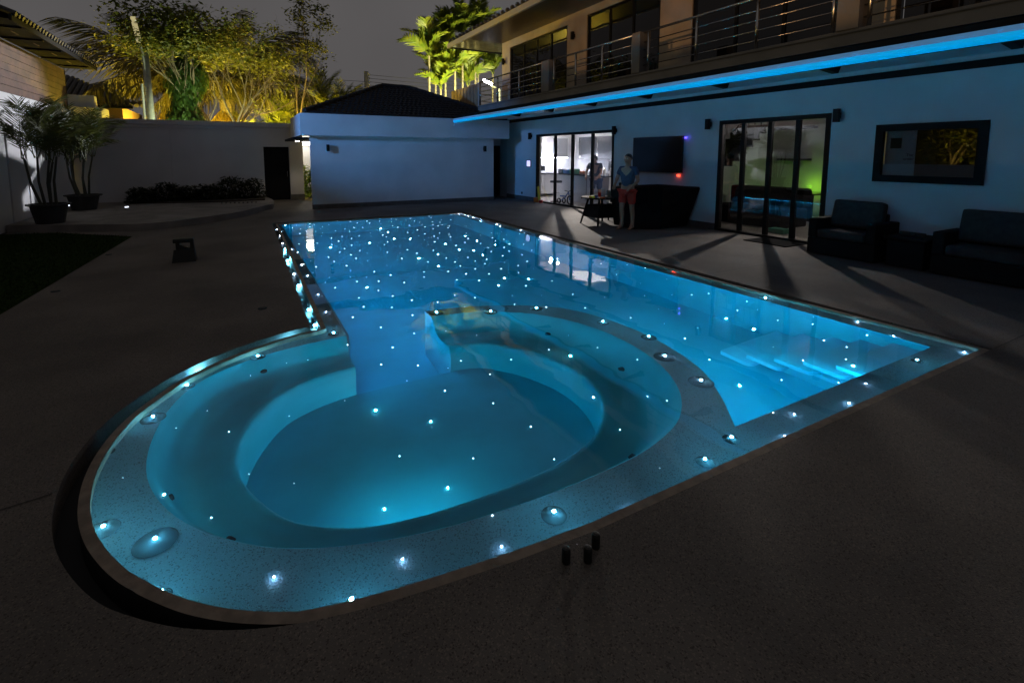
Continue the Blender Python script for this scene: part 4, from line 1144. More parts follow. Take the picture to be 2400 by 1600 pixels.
# unseen wall added to block the assumed sodium spot, and an added blue floodlight
sgw = empty('light_blocking_wall', (-4.4, 0, 0), 'added plain wall left of the lawn, blocking the assumed sodium spot', 'wall')
MB().box(-4.5, -4.3, -9, .9, 0, 3.02).build('low_light_block', 'wall_grey', sgw); MB().box(-4.5, -4.3, .9, 6.49, 0, 3.28).build('high_light_block', 'wall_grey', sgw); MB().box(-4.5, -4.3, 6.5, 11.79, 0, 1.25).build('front_wall', 'wall_grey', sgw)
bfl = empty('added_blue_light', (-4.25, 11.95, 3.3), 'small added blue light on the neighbour house wall, out of view', 'floodlight')
MB().box(-4.33, -4.23, 11.85, 12.05, 3.2, 3.4).build('housing', 'black_metal', bfl)
lamp('pool_house_blue_fill', (-4.1, 12.0, 3.3), (0.10, 0.38, 1.0), 1700, .15, bfl, R(40), (3.6, 14.9, 2.75), 1.0)  # out-of-view spot added to tint the pool house wall
# ------------------------------------------------------------------ furniture on the deck
# low wicker table
tx, tyy = 7.41, 8.72
tab = empty('wicker_table', (tx, tyy, 0), 'dark wicker table with cups and toys on it in front of the kitchen door', 'table')
tp_ = [(tx + .47 * math.cos(2 * PI * k / 8 + PI / 8), tyy + .47 * math.sin(2 * PI * k / 8 + PI / 8)) for k in range(8)]
q = MB(); q.prism(tp_, .60, .635); q.build('table_top', 'wicker', tab, fix=True)
for sx, sy in ((-1, -1), (1, -1), (1, 1), (-1, 1)):
    MB().tube([(tx + sx * .33, tyy + sy * .31, 0), (tx + sx * .20, tyy + sy * .19, .598)], [.02, .026], 8).build('leg', 'wicker', tab)
q = MB()
def frus(z): f = .33 - (.33 - .20) * z / .6; return f * .96
for (ax_, ay_), (bx2, by2) in (((-1, -1), (1, -1)), ((1, -1), (1, 1)), ((1, 1), (-1, 1)), ((-1, 1), (-1, -1))):
    pts = []
    for z in (.17, .45):
        for sx, sy in ((ax_, ay_), (bx2, by2)): pts.append((tx + sx * frus(z), tyy + sy * frus(z) * .95, z))
    q.quad(pts[0], pts[1], pts[3], pts[2])
q.build('skirt', 'wicker', tab)
def on_table(px, py, z=.636): return az(px, py, z)
def cup(px, py, r, h, m, label, cat='cup'):
    p = on_table(px, py)
    p.x = min(max(p.x, tx - .40), tx + .40); p.y = min(max(p.y, tyy - .38), tyy + .40)
    t = MB().lathe((0, 0, 0), [(r * .8, 0), (r, h * .9), (r * 1.03, h)], 14).build(cat.replace(' ', '_'), m, loc=(p.x, p.y, .636), smooth=False)
    return tag(t, label, cat, 'things on the wicker table')
cup(1414, 461, .055, .19, 'white_plastic', 'tall white cup on the wicker table')
cup(1427, 461, .055, .15, 'bottle_glass', 'clear glass tumbler on the wicker table', 'glass')
cup(1405, 461, .04, .10, 'red_plastic', 'red can on the wicker table', 'can')
def toy(px, py, m, sx, sz, label):
    p = on_table(px, py); p.x = min(max(p.x, tx - .36), tx + .36); p.y = min(max(p.y, tyy - .36), tyy + .36)
    return tag(MB().box(-sx, sx, -sx * .7, sx * .7, 0, sz, bev=sz * .3).build('toy', m, loc=(p.x, p.y, .636)), label, 'toy', 'things on the wicker table')
toy(1388, 464, 'yellow_plastic', .085, .05, 'yellow toy at the left of the wicker table')
toy(1397, 464, 'blue_plastic', .045, .06, 'small blue toy beside the red can on the table')
toy(1420, 466, 'orange_plastic', .05, .03, 'small orange toy in front of the white cup')
# chair back behind the table
cb = empty('dining_chair', (8.05, 9.0, 0), 'dark wicker chair behind the wicker table', 'chair')
MB().box(7.95, 8.35, 8.55, 9.15, .38, .44, bev=.02).build('seat', 'wicker', cb); MB().box(8.33, 8.40, 8.55, 9.15, .30, .92, bev=.025).build('backrest', 'wicker', cb)
for x in (7.99, 8.36):
    for y in (8.6, 9.1): MB().tube([(x, y, 0), (x, y, .39)], .018, 6).build('leg', 'wicker', cb)
# tub sofa with towels over its back
sfx = empty('wicker_sofa', (8.15, 7.9, 0), 'high black wicker sofa with dark towels hung over its back, below the television', 'sofa')
q = MB()
base = [(7.50, 7.72), (7.98, 7.46), (8.86, 7.50), (8.88, 8.35), (7.50, 8.35)]
top = [(7.46, 7.75), (7.97, 7.38), (8.985, 7.28), (8.985, 8.45), (7.46, 8.45)]
def ringv(pts, z, k): return [Vector((8.2 + (p[0] - 8.2) * k, 7.95 + (p[1] - 7.95) * k, z)) for p in pts]
loops = [ringv(base, 0.02, 1), ringv([tuple(Vector(a).lerp(Vector(b), .5)) for a, b in zip(base, top)], .42, 1), ringv(top, .86, 1), ringv(top, .90, .985), ringv(top, .89, .86), ringv(top, .44, .82)]
q.v = [v for l in loops for v in l]
for i in range(len(loops) - 1):
    for k in range(5): q.f.append((i * 5 + k, i * 5 + (k + 1) % 5, (i + 1) * 5 + (k + 1) % 5, (i + 1) * 5 + k))
q.f.append(tuple(range(5))[::-1]); q.f.append(tuple(25 + k for k in range(5)))
q.build('body', 'wicker', sfx, fix=True)
MB().box(7.72, 8.75, 7.65, 8.3, .44, .56, bev=.04).build('seat_cushion', 'cushion', sfx)
rr = random.Random(5)
def towel(x0, y0, x1, y1, z, drop, label):
    q = MB(); n = 9
    for j in range(7):
        for i in range(n):
            u = i / (n - 1); t = j / 6
            wv = .012 * math.sin(u * 19 + j * .7)
            px_ = x0 + (x1 - x0) * u; py_ = y0 + (y1 - y0) * u
            nrm = Vector((y1 - y0, -(x1 - x0), 0)).normalized()
            if nrm.y > 0: nrm = -nrm
            off = (.0, .02, .03, .032, .036, .04, .045)[j] + wv * (j > 1)
            q.v.append(Vector((px_, py_, z)) + nrm * (off - (.06 if j == 0 else 0)) - Vector((0, 0, 0 if j < 1 else drop * (j - 1) / 5 * (1 + .10 * math.sin(u * 7)))))
    for j in range(6):
        for i in range(n - 1): a = j * n + i; q.f.append((a, a + 1, a + n + 1, a + n))
    return tag(q.build('towel', 'dark_cloth', smooth=True), label, 'towel', 'towels over the wicker sofa')
towel(7.50, 7.70, 7.70, 7.56, .915, .36, 'dark towel over the left end of the wicker sofa back')
towel(7.76, 7.52, 7.95, 7.385, .918, .52, 'longer dark towel beside the corner of the wicker sofa')
# two wicker armchairs and a side table
def armchair(y0, y1, label):
    t = empty('wicker_armchair', (8.6, (y0 + y1) / 2, 0), label, 'armchair', 'wicker armchairs along the house wall')
    MB().box(8.22, 8.93, y0, y1, .015, .27, bev=.012).build('base', 'wicker', t)
    MB().box(8.22, 8.93, y0, y0 + .13, .271, .58, bev=.02).build('armrest', 'wicker', t)
    MB().box(8.22, 8.93, y1 - .13, y1, .271, .58, bev=.02).build('armrest', 'wicker', t)
    MB().box(8.84, 8.93, y0 + .131, y1 - .131, .271, .68, bev=.02).build('backrest', 'wicker', t)
    MB().box(8.20, 8.80, y0 + .14, y1 - .14, .275, .42, bev=.045).build('seat_cushion', 'cushion', t, smooth=True)
    M = Matrix.Translation((8.72, (y0 + y1) / 2, .64)) @ Matrix.Rotation(R(14), 4, 'Y')
    w2 = (y1 - y0) / 2 - .12
    MB().box(-.085, .085, -w2, w2, -.22, .23, M=M, bev=.05).build('back_cushion', 'cushion', t, smooth=True)
armchair(3.58, 4.53, 'dark wicker armchair with grey cushions right of the living room door')
armchair(1.92, 2.93, 'dark wicker armchair at the right edge of the picture')
sd = empty('side_table', (8.5, 3.25, 0), 'low dark wicker side table between the two armchairs', 'table')
MB().box(8.25, 8.85, 2.99, 3.50, .40, .44, bev=.008).build('table_top', 'wicker', sd)
MB().box(8.29, 8.81, 3.03, 3.46, .01, .399).build('body', 'wicker', sd)
tg = empty('toy_gun', (8.5, 3.25, .44), 'small black toy gun lying on the side table', 'toy')
MB().box(8.48, 8.52, 3.10, 3.40, .445, .50, bev=.008).build('barrel', 'plastic_black', tg); MB().box(8.44, 8.56, 3.2, 3.26, .442, .475, bev=.008).build('grip', 'plastic_black', tg)
# box with carry handle on the left deck
ca = az(432, 614)
cbx = empty('carry_box', (ca.x, ca.y, 0), 'black plastic box with an arched carry handle on the left deck', 'tool box', rz=0)
bxx = ca.x; byy = ca.y + .10
q = MB()
q.add([(bxx - .155, byy - .12, .0), (bxx + .155, byy - .12, .0), (bxx + .155, byy + .12, .0), (bxx - .155, byy + .12, .0),
       (bxx - .125, byy - .10, .19), (bxx + .13, byy - .10, .19), (bxx + .13, byy + .10, .19), (bxx - .125, byy + .10, .19)], [(3, 2, 1, 0), (4, 5, 6, 7), (0, 1, 5, 4), (1, 2, 6, 5), (2, 3, 7, 6), (3, 0, 4, 7)])
q.build('body', 'plastic_black', cbx)
MB().box(bxx - .135, bxx + .13, byy - .08, byy + .08, .285, .35, bev=.015).build('handle_top', 'plastic_black', cbx)
MB().box(bxx + .085, bxx + .13, byy - .07, byy + .07, .19, .286).build('handle_post', 'plastic_black', cbx)
MB().box(bxx - .10, bxx - .05, byy - .07, byy + .07, .19, .286).build('handle_post', 'plastic_black', cbx)
q = MB(); q.add([(bxx - .05, byy - .06, .19), (bxx - .05, byy + .06, .19), (bxx + .085, byy - .06, .19), (bxx + .085, byy + .06, .19), (bxx - .05, byy - .06, .255), (bxx - .05, byy + .06, .255)], [(0, 2, 4), (1, 5, 3), (0, 1, 3, 2), (2, 3, 5, 4), (0, 4, 5, 1)]); q.build('gusset', 'plastic_black', cbx, fix=True)
# three black rubber plugs on the near pool edge
for k, (px_, py_) in enumerate(((1300, 1290), (1350, 1288), (1368, 1256))):
    p = az(px_ / .98, py_ / .98)
    o = MB().lathe((0, 0, 0), [(.016, 0), (.0175, .004), (.0175, .052), (.0145, .061), (.007, .064)], 18).build('rubber_plug', 'plastic_black', loc=p)
    tag(o, ['small black plug on the near pool edge, leftmost of three', 'small black plug on the near deck, middle of three', 'small black plug touching the near pool edge, right of the other two'][k], 'plug', 'black plugs by the near pool edge')
# flush deck fittings
for k, (px_, py_) in enumerate(((255, 597), (130, 683), (615, 723))):
    p = az(px_, py_)
    t = empty('deck_fitting', p, ['round flush fitting in the left deck near the lawn, farther one', 'round flush fitting in the left deck near the lawn, nearer one', 'round flush fitting in the deck just left of the pool'][k], 'deck fitting', 'flush fittings in the left deck')
    MB().lathe(p, [(.045, 0.001), (.045, .005), (.03, .006)], 18).build('ring', 'plate_and_ring_shade', t); MB().lathe(p, [(.028, .006), (.02, .009)], 14).build('cap', 'black_metal', t)
# small garden lights on the terrace
for k, (px_, py_, L) in enumerate(((165, 482, .20), (297, 486, .10))):
    p = az(px_, py_, .16)
    o = MB().box(-L / 2, L / 2, -.012, .012, 0, .03).build('ground_light', 'ground_glow', loc=(p.x, p.y, .155)); o.rotation_euler = (0, 0, R(55))
    tag(o, ['short white light bar on the terrace between the two palms', 'tiny white light bar at the front of the planting bed'][k], 'garden light', 'light bars on the terrace')

# ------------------------------------------------------------------ people
def skin_mesh(name, joints, edges, m, parent=None, sub=2):
    me = bpy.data.meshes.new(name)
    ks = list(joints)
    me.from_pydata([joints[k][0] for k in ks], [(ks.index(a), ks.index(b)) for a, b in edges], [])
    o = bpy.data.objects.new(name, me); col.objects.link(o)
    sk = o.modifiers.new('skin', 'SKIN'); sk.use_smooth_shade = True
    for i, k in enumerate(ks):
        r = joints[k][1]; r = r if isinstance(r, tuple) else (r, r)
        me.skin_vertices[0].data[i].radius = r
        me.skin_vertices[0].data[i].use_root = (i == 0)
    ss = o.modifiers.new('sub', 'SUBSURF'); ss.levels = sub; ss.render_levels = sub
    bpy.context.view_layer.update()
    ev = o.evaluated_get(bpy.context.evaluated_depsgraph_get())
    vs = [v.co.copy() for v in ev.data.vertices]; fs = [tuple(p.vertices) for p in ev.data.polygons]
    bpy.data.objects.remove(o, do_unlink=True); bpy.data.meshes.remove(me)
    return vs, fs
def person(name, base, rz, H, label, shirt_m, shorts_m, arms, hair_len=.0, lean=0.0, female=False):
    """standing figure facing -Y before rotation; arms: list of (elbow, wrist) in unit-height coordinates"""
    t = empty('person', base, label, 'person')
    k = H / 1.7
    M = Matrix.Translation(Vector(base)) @ Matrix.Rotation(rz, 4, 'Z') @ Matrix.Scale(k, 4)
    def tilt(v):
        v = Vector(v)
        if v.z > .92:
            v = Vector((v.x, v.y - math.sin(lean) * (v.z - .92), .92 + (v.z - .92) * math.cos(lean)))
        return v
    J = {'pelvis': ((0, 0, .93), (.155, .105)), 'waist': ((0, 0, 1.08), (.135, .095)), 'chest': ((0, -.01, 1.27), (.165, .11)), 'neck0': ((0, .01, 1.43), (.075, .065)), 'neck': ((0, 0, 1.50), .055), 'head0': ((0, -.015, 1.56), (.068, .075)), 'head1': ((0, -.01, 1.63), (.078, .092)), 'crown': ((0, .0, 1.685), (.058, .068)),
         'nose': ((0, -.105, 1.595), .012)}
    E_ = [('pelvis', 'waist'), ('waist', 'chest'), ('chest', 'neck0'), ('neck0', 'neck'), ('neck', 'head0'), ('head0', 'head1'), ('head1', 'crown'), ('head0', 'nose')]
    for s_, (el, wr), nm in ((-1, arms[0], 'l'), (1, arms[1], 'r')):
        J[nm + 'sh'] = ((s_ * .185, 0, 1.385), .058); J[nm + 'el'] = (el, .042); J[nm + 'wr'] = (wr, .027)
        E_ += [('chest', nm + 'sh'), (nm + 'sh', nm + 'el'), (nm + 'el', nm + 'wr')]
        d = (Vector(wr) - Vector(el)).normalized()
        palm = Vector(wr) + d * .055
        J[nm + 'pa'] = (tuple(palm), (.040, .018)); E_.append((nm + 'wr', nm + 'pa'))
        side = d.cross(Vector((0, 1, 0)) if abs(d.y) < .8 else Vector((0, 0, 1))).normalized()
        cross = d.cross(side)
        for f_, (o_, L_) in enumerate(((-.030, .075), (-.010, .088), (.010, .083), (.029, .066))):
            k0 = palm + side * o_ + d * .030; k1 = k0 + d * L_ * .5 + cross * .008; k2 = k0 + d * L_ * .95 + cross * .024
            J[f'{nm}f{f_}a'] = (tuple(k0), .0095); J[f'{nm}f{f_}b'] = (tuple(k1), .0085); J[f'{nm}f{f_}c'] = (tuple(k2), .0065)
            E_ += [(nm + 'pa', f'{nm}f{f_}a'), (f'{nm}f{f_}a', f'{nm}f{f_}b'), (f'{nm}f{f_}b', f'{nm}f{f_}c')]
        q0 = Vector(wr) + d * .03 - side * .035; q1 = q0 - side * .028 + d * .035
        J[nm + 't0'] = (tuple(q0), .0105); J[nm + 't1'] = (tuple(q1), .009); E_ += [(nm + 'wr', nm + 't0'), (nm + 't0', nm + 't1')]
    for s_, nm, fy in ((-1, 'L', -.04), (1, 'R', .05)):
        J[nm + 'hip'] = ((s_ * .095, 0, .88), .092); J[nm + 'kn'] = ((s_ * .105, fy - .015, .48), .056); J[nm + 'cf'] = ((s_ * .107, fy + .012, .33), .054); J[nm + 'an'] = ((s_ * .11, fy + .02, .085), .036)
        J[nm + 'he'] = ((s_ * .11, fy + .04, .04), .036); J[nm + 'ba'] = ((s_ * .118, fy - .10, .028), (.040, .024)); J[nm + 'to'] = ((s_ * .122, fy - .165, .018), (.034, .014))
        E_ += [('pelvis', nm + 'hip'), (nm + 'hip', nm + 'kn'), (nm + 'kn', nm + 'cf'), (nm + 'cf', nm + 'an'), (nm + 'an', nm + 'he'), (nm + 'an', nm + 'ba'), (nm + 'ba', nm + 'to')]
    J = {a: (tuple(tilt(b[0])), b[1]) for a, b in J.items()}
    def make(nm, JJ, EE, m, sub=2):
        vs, fs = skin_mesh(nm, JJ, EE, m, sub=sub)
        mb = MB(); mb.add([M @ v for v in vs], fs)
        return mb.build(nm, m, t, smooth=True)
    make('body', J, E_, 'skin')
    # clothes hug the body
    S = {'pelvis': (J['pelvis'][0], (.165, .115)), 'waist': (J['waist'][0], (.15, .108)), 'chest': (J['chest'][0], (.178, .122)), 'neck0': (tilt((0, .01, 1.415)), (.10, .08))}
    SE = [('pelvis', 'waist'), ('waist', 'chest'), ('chest', 'neck0')]
    for s_, nm, (el, wr) in ((-1, 'l', arms[0]), (1, 'r', arms[1])):
        S[nm + 'sh'] = (J[nm + 'sh'][0], .072); a = Vector(J[nm + 'sh'][0]).lerp(Vector(J[nm + 'el'][0]), .62); S[nm + 'sl'] = (tuple(a), .064)
        SE += [('chest', nm + 'sh'), (nm + 'sh', nm + 'sl')]
    make('shirt', S, SE, shirt_m)
    P = {'pelvis': ((0, 0, .95), (.168, .118)), 'L0': ((-.10, 0, .85), .112), 'L1': ((-.112, -.03, .56), .092), 'R0': ((.10, 0, .85), .112), 'R1': ((.112, .02, .56), .092)}
    make('shorts', P, [('pelvis', 'L0'), ('L0', 'L1'), ('pelvis', 'R0'), ('R0', 'R1')], shorts_m)
    hb = MB(); rows_ = []
    for i in range(7):
        th = (PI * .58) * i / 6
        for j in range(16):
            ph_ = 2 * PI * j / 16
            front_ = max(0, -math.sin(ph_))
            th2 = th * (1 - .42 * front_)
            ex = 1.0 + hair_len * (i / 6)
            hb.v.append(M @ tilt((.092 * math.sin(th2) * math.cos(ph_) * ex, .005 + .108 * math.sin(th2) * math.sin(ph_) * ex, 1.625 + .105 * math.cos(th2) - hair_len * .5 * max(0, i - 3) / 3)))
    for i in range(6):
        for j in range(16): hb.f.append((i * 16 + j, i * 16 + (j + 1) % 16, (i + 1) * 16 + (j + 1) % 16, (i + 1) * 16 + j))
    hb.build('hair', 'hair', t, smooth=True)
    for s_ in (-1, 1):
        MB().ico(M @ tilt((s_ * .031, -.088, 1.622)), .0115 * k, 1).build('eye', 'eye_white', t)
        MB().ico(M @ tilt((s_ * .031, -.0985, 1.622)), .006 * k, 1).build('pupil', 'hair', t)
        MB().ico(M @ tilt((s_ * .084, .005, 1.60)), .018 * k, 1).build('ear', 'skin', t)
    MB().tube([M @ tilt((-.024, -.086, 1.545)), M @ tilt((0, -.093, 1.543)), M @ tilt((.024, -.086, 1.545))], .006 * k, 6).build('mouth', 'lip_skin', t)
    return t
pb = az(1468, 537)
person('person', (pb.x, pb.y, 0), R(-75), 1.60, 'person in red shorts and a dark blue shirt standing between table and sofa', 'shirt_blue', 'shorts_red',
       [((-.27, -.04, 1.13), (-.20, -.22, 1.02)), ((.28, -.02, 1.12), (.22, -.2, 1.0))])
person('person', (9.62, 11.55, 0.004), R(-60), 1.62, 'person in a dark top bending behind the kitchen door glass', 'shirt_dark', 'shorts_blue',
       [((-.24, -.18, 1.15), (-.18, -.40, 1.0)), ((.26, -.20, 1.14), (.2, -.42, .98))], .12, R(18))
# ------------------------------------------------------------------ plants
def frond_mesh(name, m, L, rise, droop, nl, ll, lw, seed, ang=50, hang=.35, petiole=.12, side_jit=.15):
    """a feather leaf growing along +X from the origin"""
    rd = random.Random(seed); mb = MB(); pts = []
    for i in range(13):
        t = i / 12
        pts.append(Vector((L * (t - .10 * t * t * droop), .04 * L * math.sin(t * 2 + seed), L * (rise * t - droop * .62 * t * t))))
    mb.tube(pts, [max(.004, .022 * L / 3 * (1 - .85 * i / 12)) for i in range(13)], 5)
    def at_(t):
        f = t * 12; i = min(11, int(f)); return pts[i].lerp(pts[i + 1], f - i), (pts[i + 1] - pts[i]).normalized()
    for k in range(nl):
        t = petiole + (1 - petiole) * (k + .5) / nl
        p, d = at_(t)
        l = ll * (.45 + .75 * math.sin(PI * min(1, (t - petiole) / (1 - petiole) * .86 + .12))) * rd.uniform(.85, 1.1)
        for s_ in (-1, 1):
            if rd.random() < .05: continue
            side = Vector((-d.y, d.x, 0)).normalized() * s_
            a = R(ang - 22 * t + rd.uniform(-7, 7))
            dr = (d * math.cos(a) + side * math.sin(a)).normalized()
            dr = (dr + Vector((0, 0, rd.uniform(-side_jit, side_jit * 1.4) - hang * .3))).normalized()
            up = d.cross(side) * s_; wv = d * lw * .5
            m1 = p + dr * l * .55 + Vector((0, 0, -hang * l * .18)); e = p + dr * l * .96 + Vector((0, 0, -hang * l * .62))
            mb.add([p - wv * .6, p + wv * .6, m1 + wv, m1 - wv, e], [(0, 1, 2, 3), (3, 2, 4)])
    me = bpy.data.meshes.new(name); me.from_pydata(mb.v, [], mb.f); me.materials.append(MATS[m]); me.update()
    return me
def put(me, name, parent, loc, rz, pitch, roll=0, s=1):
    o = bpy.data.objects.new(name, me); col.objects.link(o)
    o.rotation_mode = 'QUATERNION'
    o.rotation_quaternion = (Matrix.Rotation(rz, 3, 'Z') @ Matrix.Rotation(-pitch, 3, 'Y') @ Matrix.Rotation(roll, 3, 'X')).to_quaternion()
    o.scale = (s, s, s)
    o.location = Vector(loc) - wloc(parent); o.parent = parent
    return o
# big oil palms behind the wall
OIL = [frond_mesh('frond', 'oil_palm_leaf', 5.2, .55, .95, 66, 1.0, .06, 11 + i, hang=1.05) for i in range(4)]
DEAD = [frond_mesh('frond', 'dead_leaf', 3.4, -.10, .9, 48, .75, .06, 31 + i, hang=.9) for i in range(2)]
def oil_palm(x, y, z, n, seed, label, s=1.0, dead=9):
    rd = random.Random(seed)
    t = empty('oil_palm', (x, y, 0), label, 'palm tree', 'palms behind the garden wall')
    tr_ = MB(); pts = [(x, y, -.1), (x + .1, y, z * .5), (x, y, z)]
    tr_.tube(pts, [.34, .30, .34], 12).build('trunk', 'bark_palm', t)
    for i in range(n):
        u = (i + .5) / n
        put(rd.choice(OIL), 'frond', t, (x, y, z + .1 * (1 - u)), i * 2.399 + rd.uniform(-.2, .2), R(56 - 72 * u + rd.uniform(-6, 6)), rd.uniform(-.25, .25), s * rd.uniform(.82, 1.05))
    for i in range(dead):
        put(rd.choice(DEAD), 'dead_frond', t, (x, y, z - .25), i * 2 * PI / dead + rd.uniform(-.3, .3), R(-35 + rd.uniform(-12, 8)), 0, s)
    return t
oil_palm(-2.5, 26.2, 4.3, 24, 3, 'large dark oil palm left of the utility pole behind the wall', 1.0)
oil_palm(-.35, 26.8, 4.2, 24, 9, 'large oil palm right of the ivy column, lit yellow from below', 1.0)
# young yellow palm, right of the trees
YP = [frond_mesh('frond', 'yellow_palm', 2.2, .8, .85, 34, .55, .05, 51 + i, hang=.25) for i in range(3)]
def clump(x, y, z0, stems, fr, h, label, name, m, meshes, s=1.0, spread=.5, seed=1, grp=None, stem_r=.05, pit=(72, 20), m_stem='bark_palm'):
    rd = random.Random(seed)
    t = empty(name, (x, y, z0), label, 'palm', grp)
    for k in range(stems):
        a = 2 * PI * k / stems + rd.uniform(-.4, .4); r = spread * rd.uniform(.3, 1) if stems > 1 else 0
        hh = h * rd.uniform(.78, 1.12) if stems > 1 else h
        b = Vector((x + r * .45 * math.cos(a), y + r * .45 * math.sin(a), z0)); e = Vector((x + r * math.cos(a), y + r * math.sin(a), z0 + hh))
        if hh > .05: MB().tube([b, b.lerp(e, .5) + Vector((.03, 0, 0)), e], [stem_r, stem_r * .85, stem_r * .7], 7).build('stem', m_stem, t)
        for i in range(fr):
            u = (i + .5) / fr
            put(rd.choice(meshes), 'frond', t, e, i * 2.4 + a, R(pit[0] - (pit[0] - pit[1]) * u + rd.uniform(-8, 8)), rd.uniform(-.3, .3), s * rd.uniform(.8, 1.1))
    return t
clump(4.4, 25, 0, 3, 8, 3.4, 'yellow-green palm bush just left of the pool house roof', 'palm_bush', None, YP, 1.0, .8, 4)
clump(2.2, 25.5, 0, 3, 8, 2.5, 'low yellow palm bush behind the slender tree', 'palm_bush', None, YP, .9, .9, 14)
clump(.9, 26.0, 0, 3, 7, 1.6, 'orange-lit low palm behind the garden wall, left of the slender tree', 'palm_bush', None, YP, .9, .9, 24)
# group of slim palms at the end of the balcony
SP = [frond_mesh('frond', 'yellow_palm', 1.55, .95, 1.05, 26, .52, .085, 71 + i, ang=56, hang=.15) for i in range(4)]
for k, (px_, py_, Y) in enumerate(((985, 105, 23.6), (1022, 80, 24.4), (1062, 62, 24.0), (1098, 52, 25.2), (1000, 150, 24.8), (1045, 140, 23.4), (1092, 120, 24.6), (1132, 150, 25.4), (1012, 182, 23.8), (1075, 175, 25.0))):
    p = ay(px_ / .98, py_ / .98, Y)
    t = empty('slim_palm', (p.x, Y, 0), ['slim lit palm at the left edge of the palm group', 'slim lit palm, second from the left at the top of the palm group', 'slim lit palm with an orange crown in the middle of the palm group', 'tallest slim palm of the group, touching the roof eave', 'slim palm lower at the left of the palm group', 'slim palm low in the middle of the palm group', 'slim palm just left of the roof eave corner', 'slim palm right of the group, under the roof eave', 'lowest slim palm at the left above the pool house roof', 'short slim palm behind the slatted screen'][k], 'palm', 'slim palms at the end of the balcony')
    MB().tube([(p.x + .12, Y, 0), (p.x, Y, p.z * .5), (p.x, Y, p.z - .5)], [.07, .055, .05], 7).build('stem', 'bark_palm', t)
    rd = random.Random(k)
    for i in range(13):
        u = (i + .5) / 13
        put(rd.choice(SP), 'frond', t, (p.x, Y, p.z - .5), i * 2.4, R(84 - 80 * u + rd.uniform(-6, 6)), rd.uniform(-.4, .4), rd.uniform(.95, 1.25))
# deciduous trees with limbs
def grow(tr_, p, d, L, r, depth, rd, tips, spread=.55, up=.12):
    q = p; pts = [p]; rs = [r]
    n = 4
    for i in range(n):
        d = (d + Vector((rd.uniform(-1, 1), rd.uniform(-1, 1), rd.uniform(-.6, .9))) * .16 + Vector((0, 0, up * .3))).normalized()
        q = q + d * L / n; pts.append(q); rs.append(r * (1 - .42 * (i + 1) / n))
    tr_.tube(pts, rs, 6 if r > .03 else 4, cap=False)
    if depth == 0:
        tips.append((q, d)); return
    if depth <= 2: tips.append((pts[3], d))
    k = 3 if depth > 1 else 2
    for i in range(k):
        a = rd.uniform(0, 6.28)
        o = Vector((math.cos(a), math.sin(a), rd.uniform(-.3, .5)))
        nd = (d + o * spread * rd.uniform(.6, 1.3)).normalized()
        b = pts[-1] if i < 2 else pts[2]
        grow(tr_, b, nd, L * rd.uniform(.62, .85), rs[-1] * .82, depth - 1, rd, tips, spread, up)
def leaves(mb, c, n, R_, size, rd, flat=.6):
    for _ in range(n):
        p = c + Vector((rd.gauss(0, R_), rd.gauss(0, R_), rd.gauss(0, R_ * flat)))
        a = Vector((rd.uniform(-1, 1), rd.uniform(-1, 1), rd.uniform(-.5, .5))).normalized()
        b = a.cross(Vector((rd.uniform(-.6, .6), rd.uniform(-.6, .6), 1))).normalized()
        l = size * rd.uniform(.7, 1.3)
        mb.add([p - a * l, p + b * l * .42, p + a * l, p - b * l * .42 - Vector((0, 0, l * .15))], [(0, 1, 2, 3)])
def tree(name, base, limbs, depth, L, r, seed, label, leaf_m, n, R_, size, keep=1.0, spread=.55, cat='tree', up=.12, grp=None, zmin=0):
    rd = random.Random(seed)
    t = empty(name, base, label, cat, grp)
    tr_ = MB(); tips = []
    for d in limbs: grow(tr_, Vector(base), Vector(d).normalized(), L, r, depth, rd, tips, spread, up)
    tr_.build('trunk', 'bark', t, smooth=True)
    lm = MB()
    for c, d in tips:
        if rd.random() < keep and c.z > zmin: leaves(lm, c, n, R_, size, rd)
    tag(lm.build('crown', leaf_m, t), kind='stuff')
    return t
tree('spreading_tree', (-.55, 22.4, .6), [(-.10, 0, 1), (.28, .1, 1), (-.38, -.05, 1)], 4, 2.25, .12, 21, 'spreading tree with pale bare limbs and a yellow-green crown above the wall', 'tree_leaf', 70, .34, .095, .9, .60, zmin=5.2)
tree('spreading_tree', (-.2, 22.9, 2.6), [(.75, .1, .55), (.9, -.2, .25)], 3, 1.3, .055, 5, 'low side limbs with thin foliage right of the ivy column', 'tree_leaf', 4, .22, .085, .5, .5)
tree('slender_tree', (2.85, 24, 0), [(0, 0, 1)], 4, 3.0, .085, 12, 'slender pale tree with loose leaf tufts against the night sky', 'tree_leaf', 46, .20, .10, .5, .42, up=.35, zmin=4.4)
# tree trunk wrapped in climbing leaves
iv = empty('ivy_column', (-1.7, 21.8, 0), 'tall trunk wrapped in dark green climbing leaves beside the utility pole', 'tree')
MB().tube([(-1.5, 21.8, 0), (-1.45, 21.8, 3), (-1.2, 21.8, 6)], [.28, .22, .14], 9).build('trunk', 'bark', iv)
lm = MB(); rd = random.Random(8)
for i in range(4600):
    z = rd.uniform(1.6, 6.0)
    cx = -1.72 + .10 * (z - 3) ; rr_ = .74 * (1.2 - .12 * z) + .16 * math.sin(z * 3.1)
    a = rd.uniform(0, 6.28); q_ = rr_ * math.sqrt(rd.uniform(.35, 1.0))
    p = Vector((cx + q_ * math.cos(a) * 1.15, 21.8 + q_ * math.sin(a), z))
    d = Vector((rd.uniform(-.5, .5), rd.uniform(-.5, .5), -1)).normalized(); sd_ = Vector((math.sin(a), -math.cos(a), rd.uniform(-.3, .3))).normalized()
    l = rd.uniform(.08, .15)
    lm.add([p, p + d * l + sd_ * l * .4, p + d * l * 2.1, p + d * l - sd_ * l * .4], [(0, 1, 2, 3)])
tag(lm.build('crown', 'ivy_leaf', iv), kind='stuff')
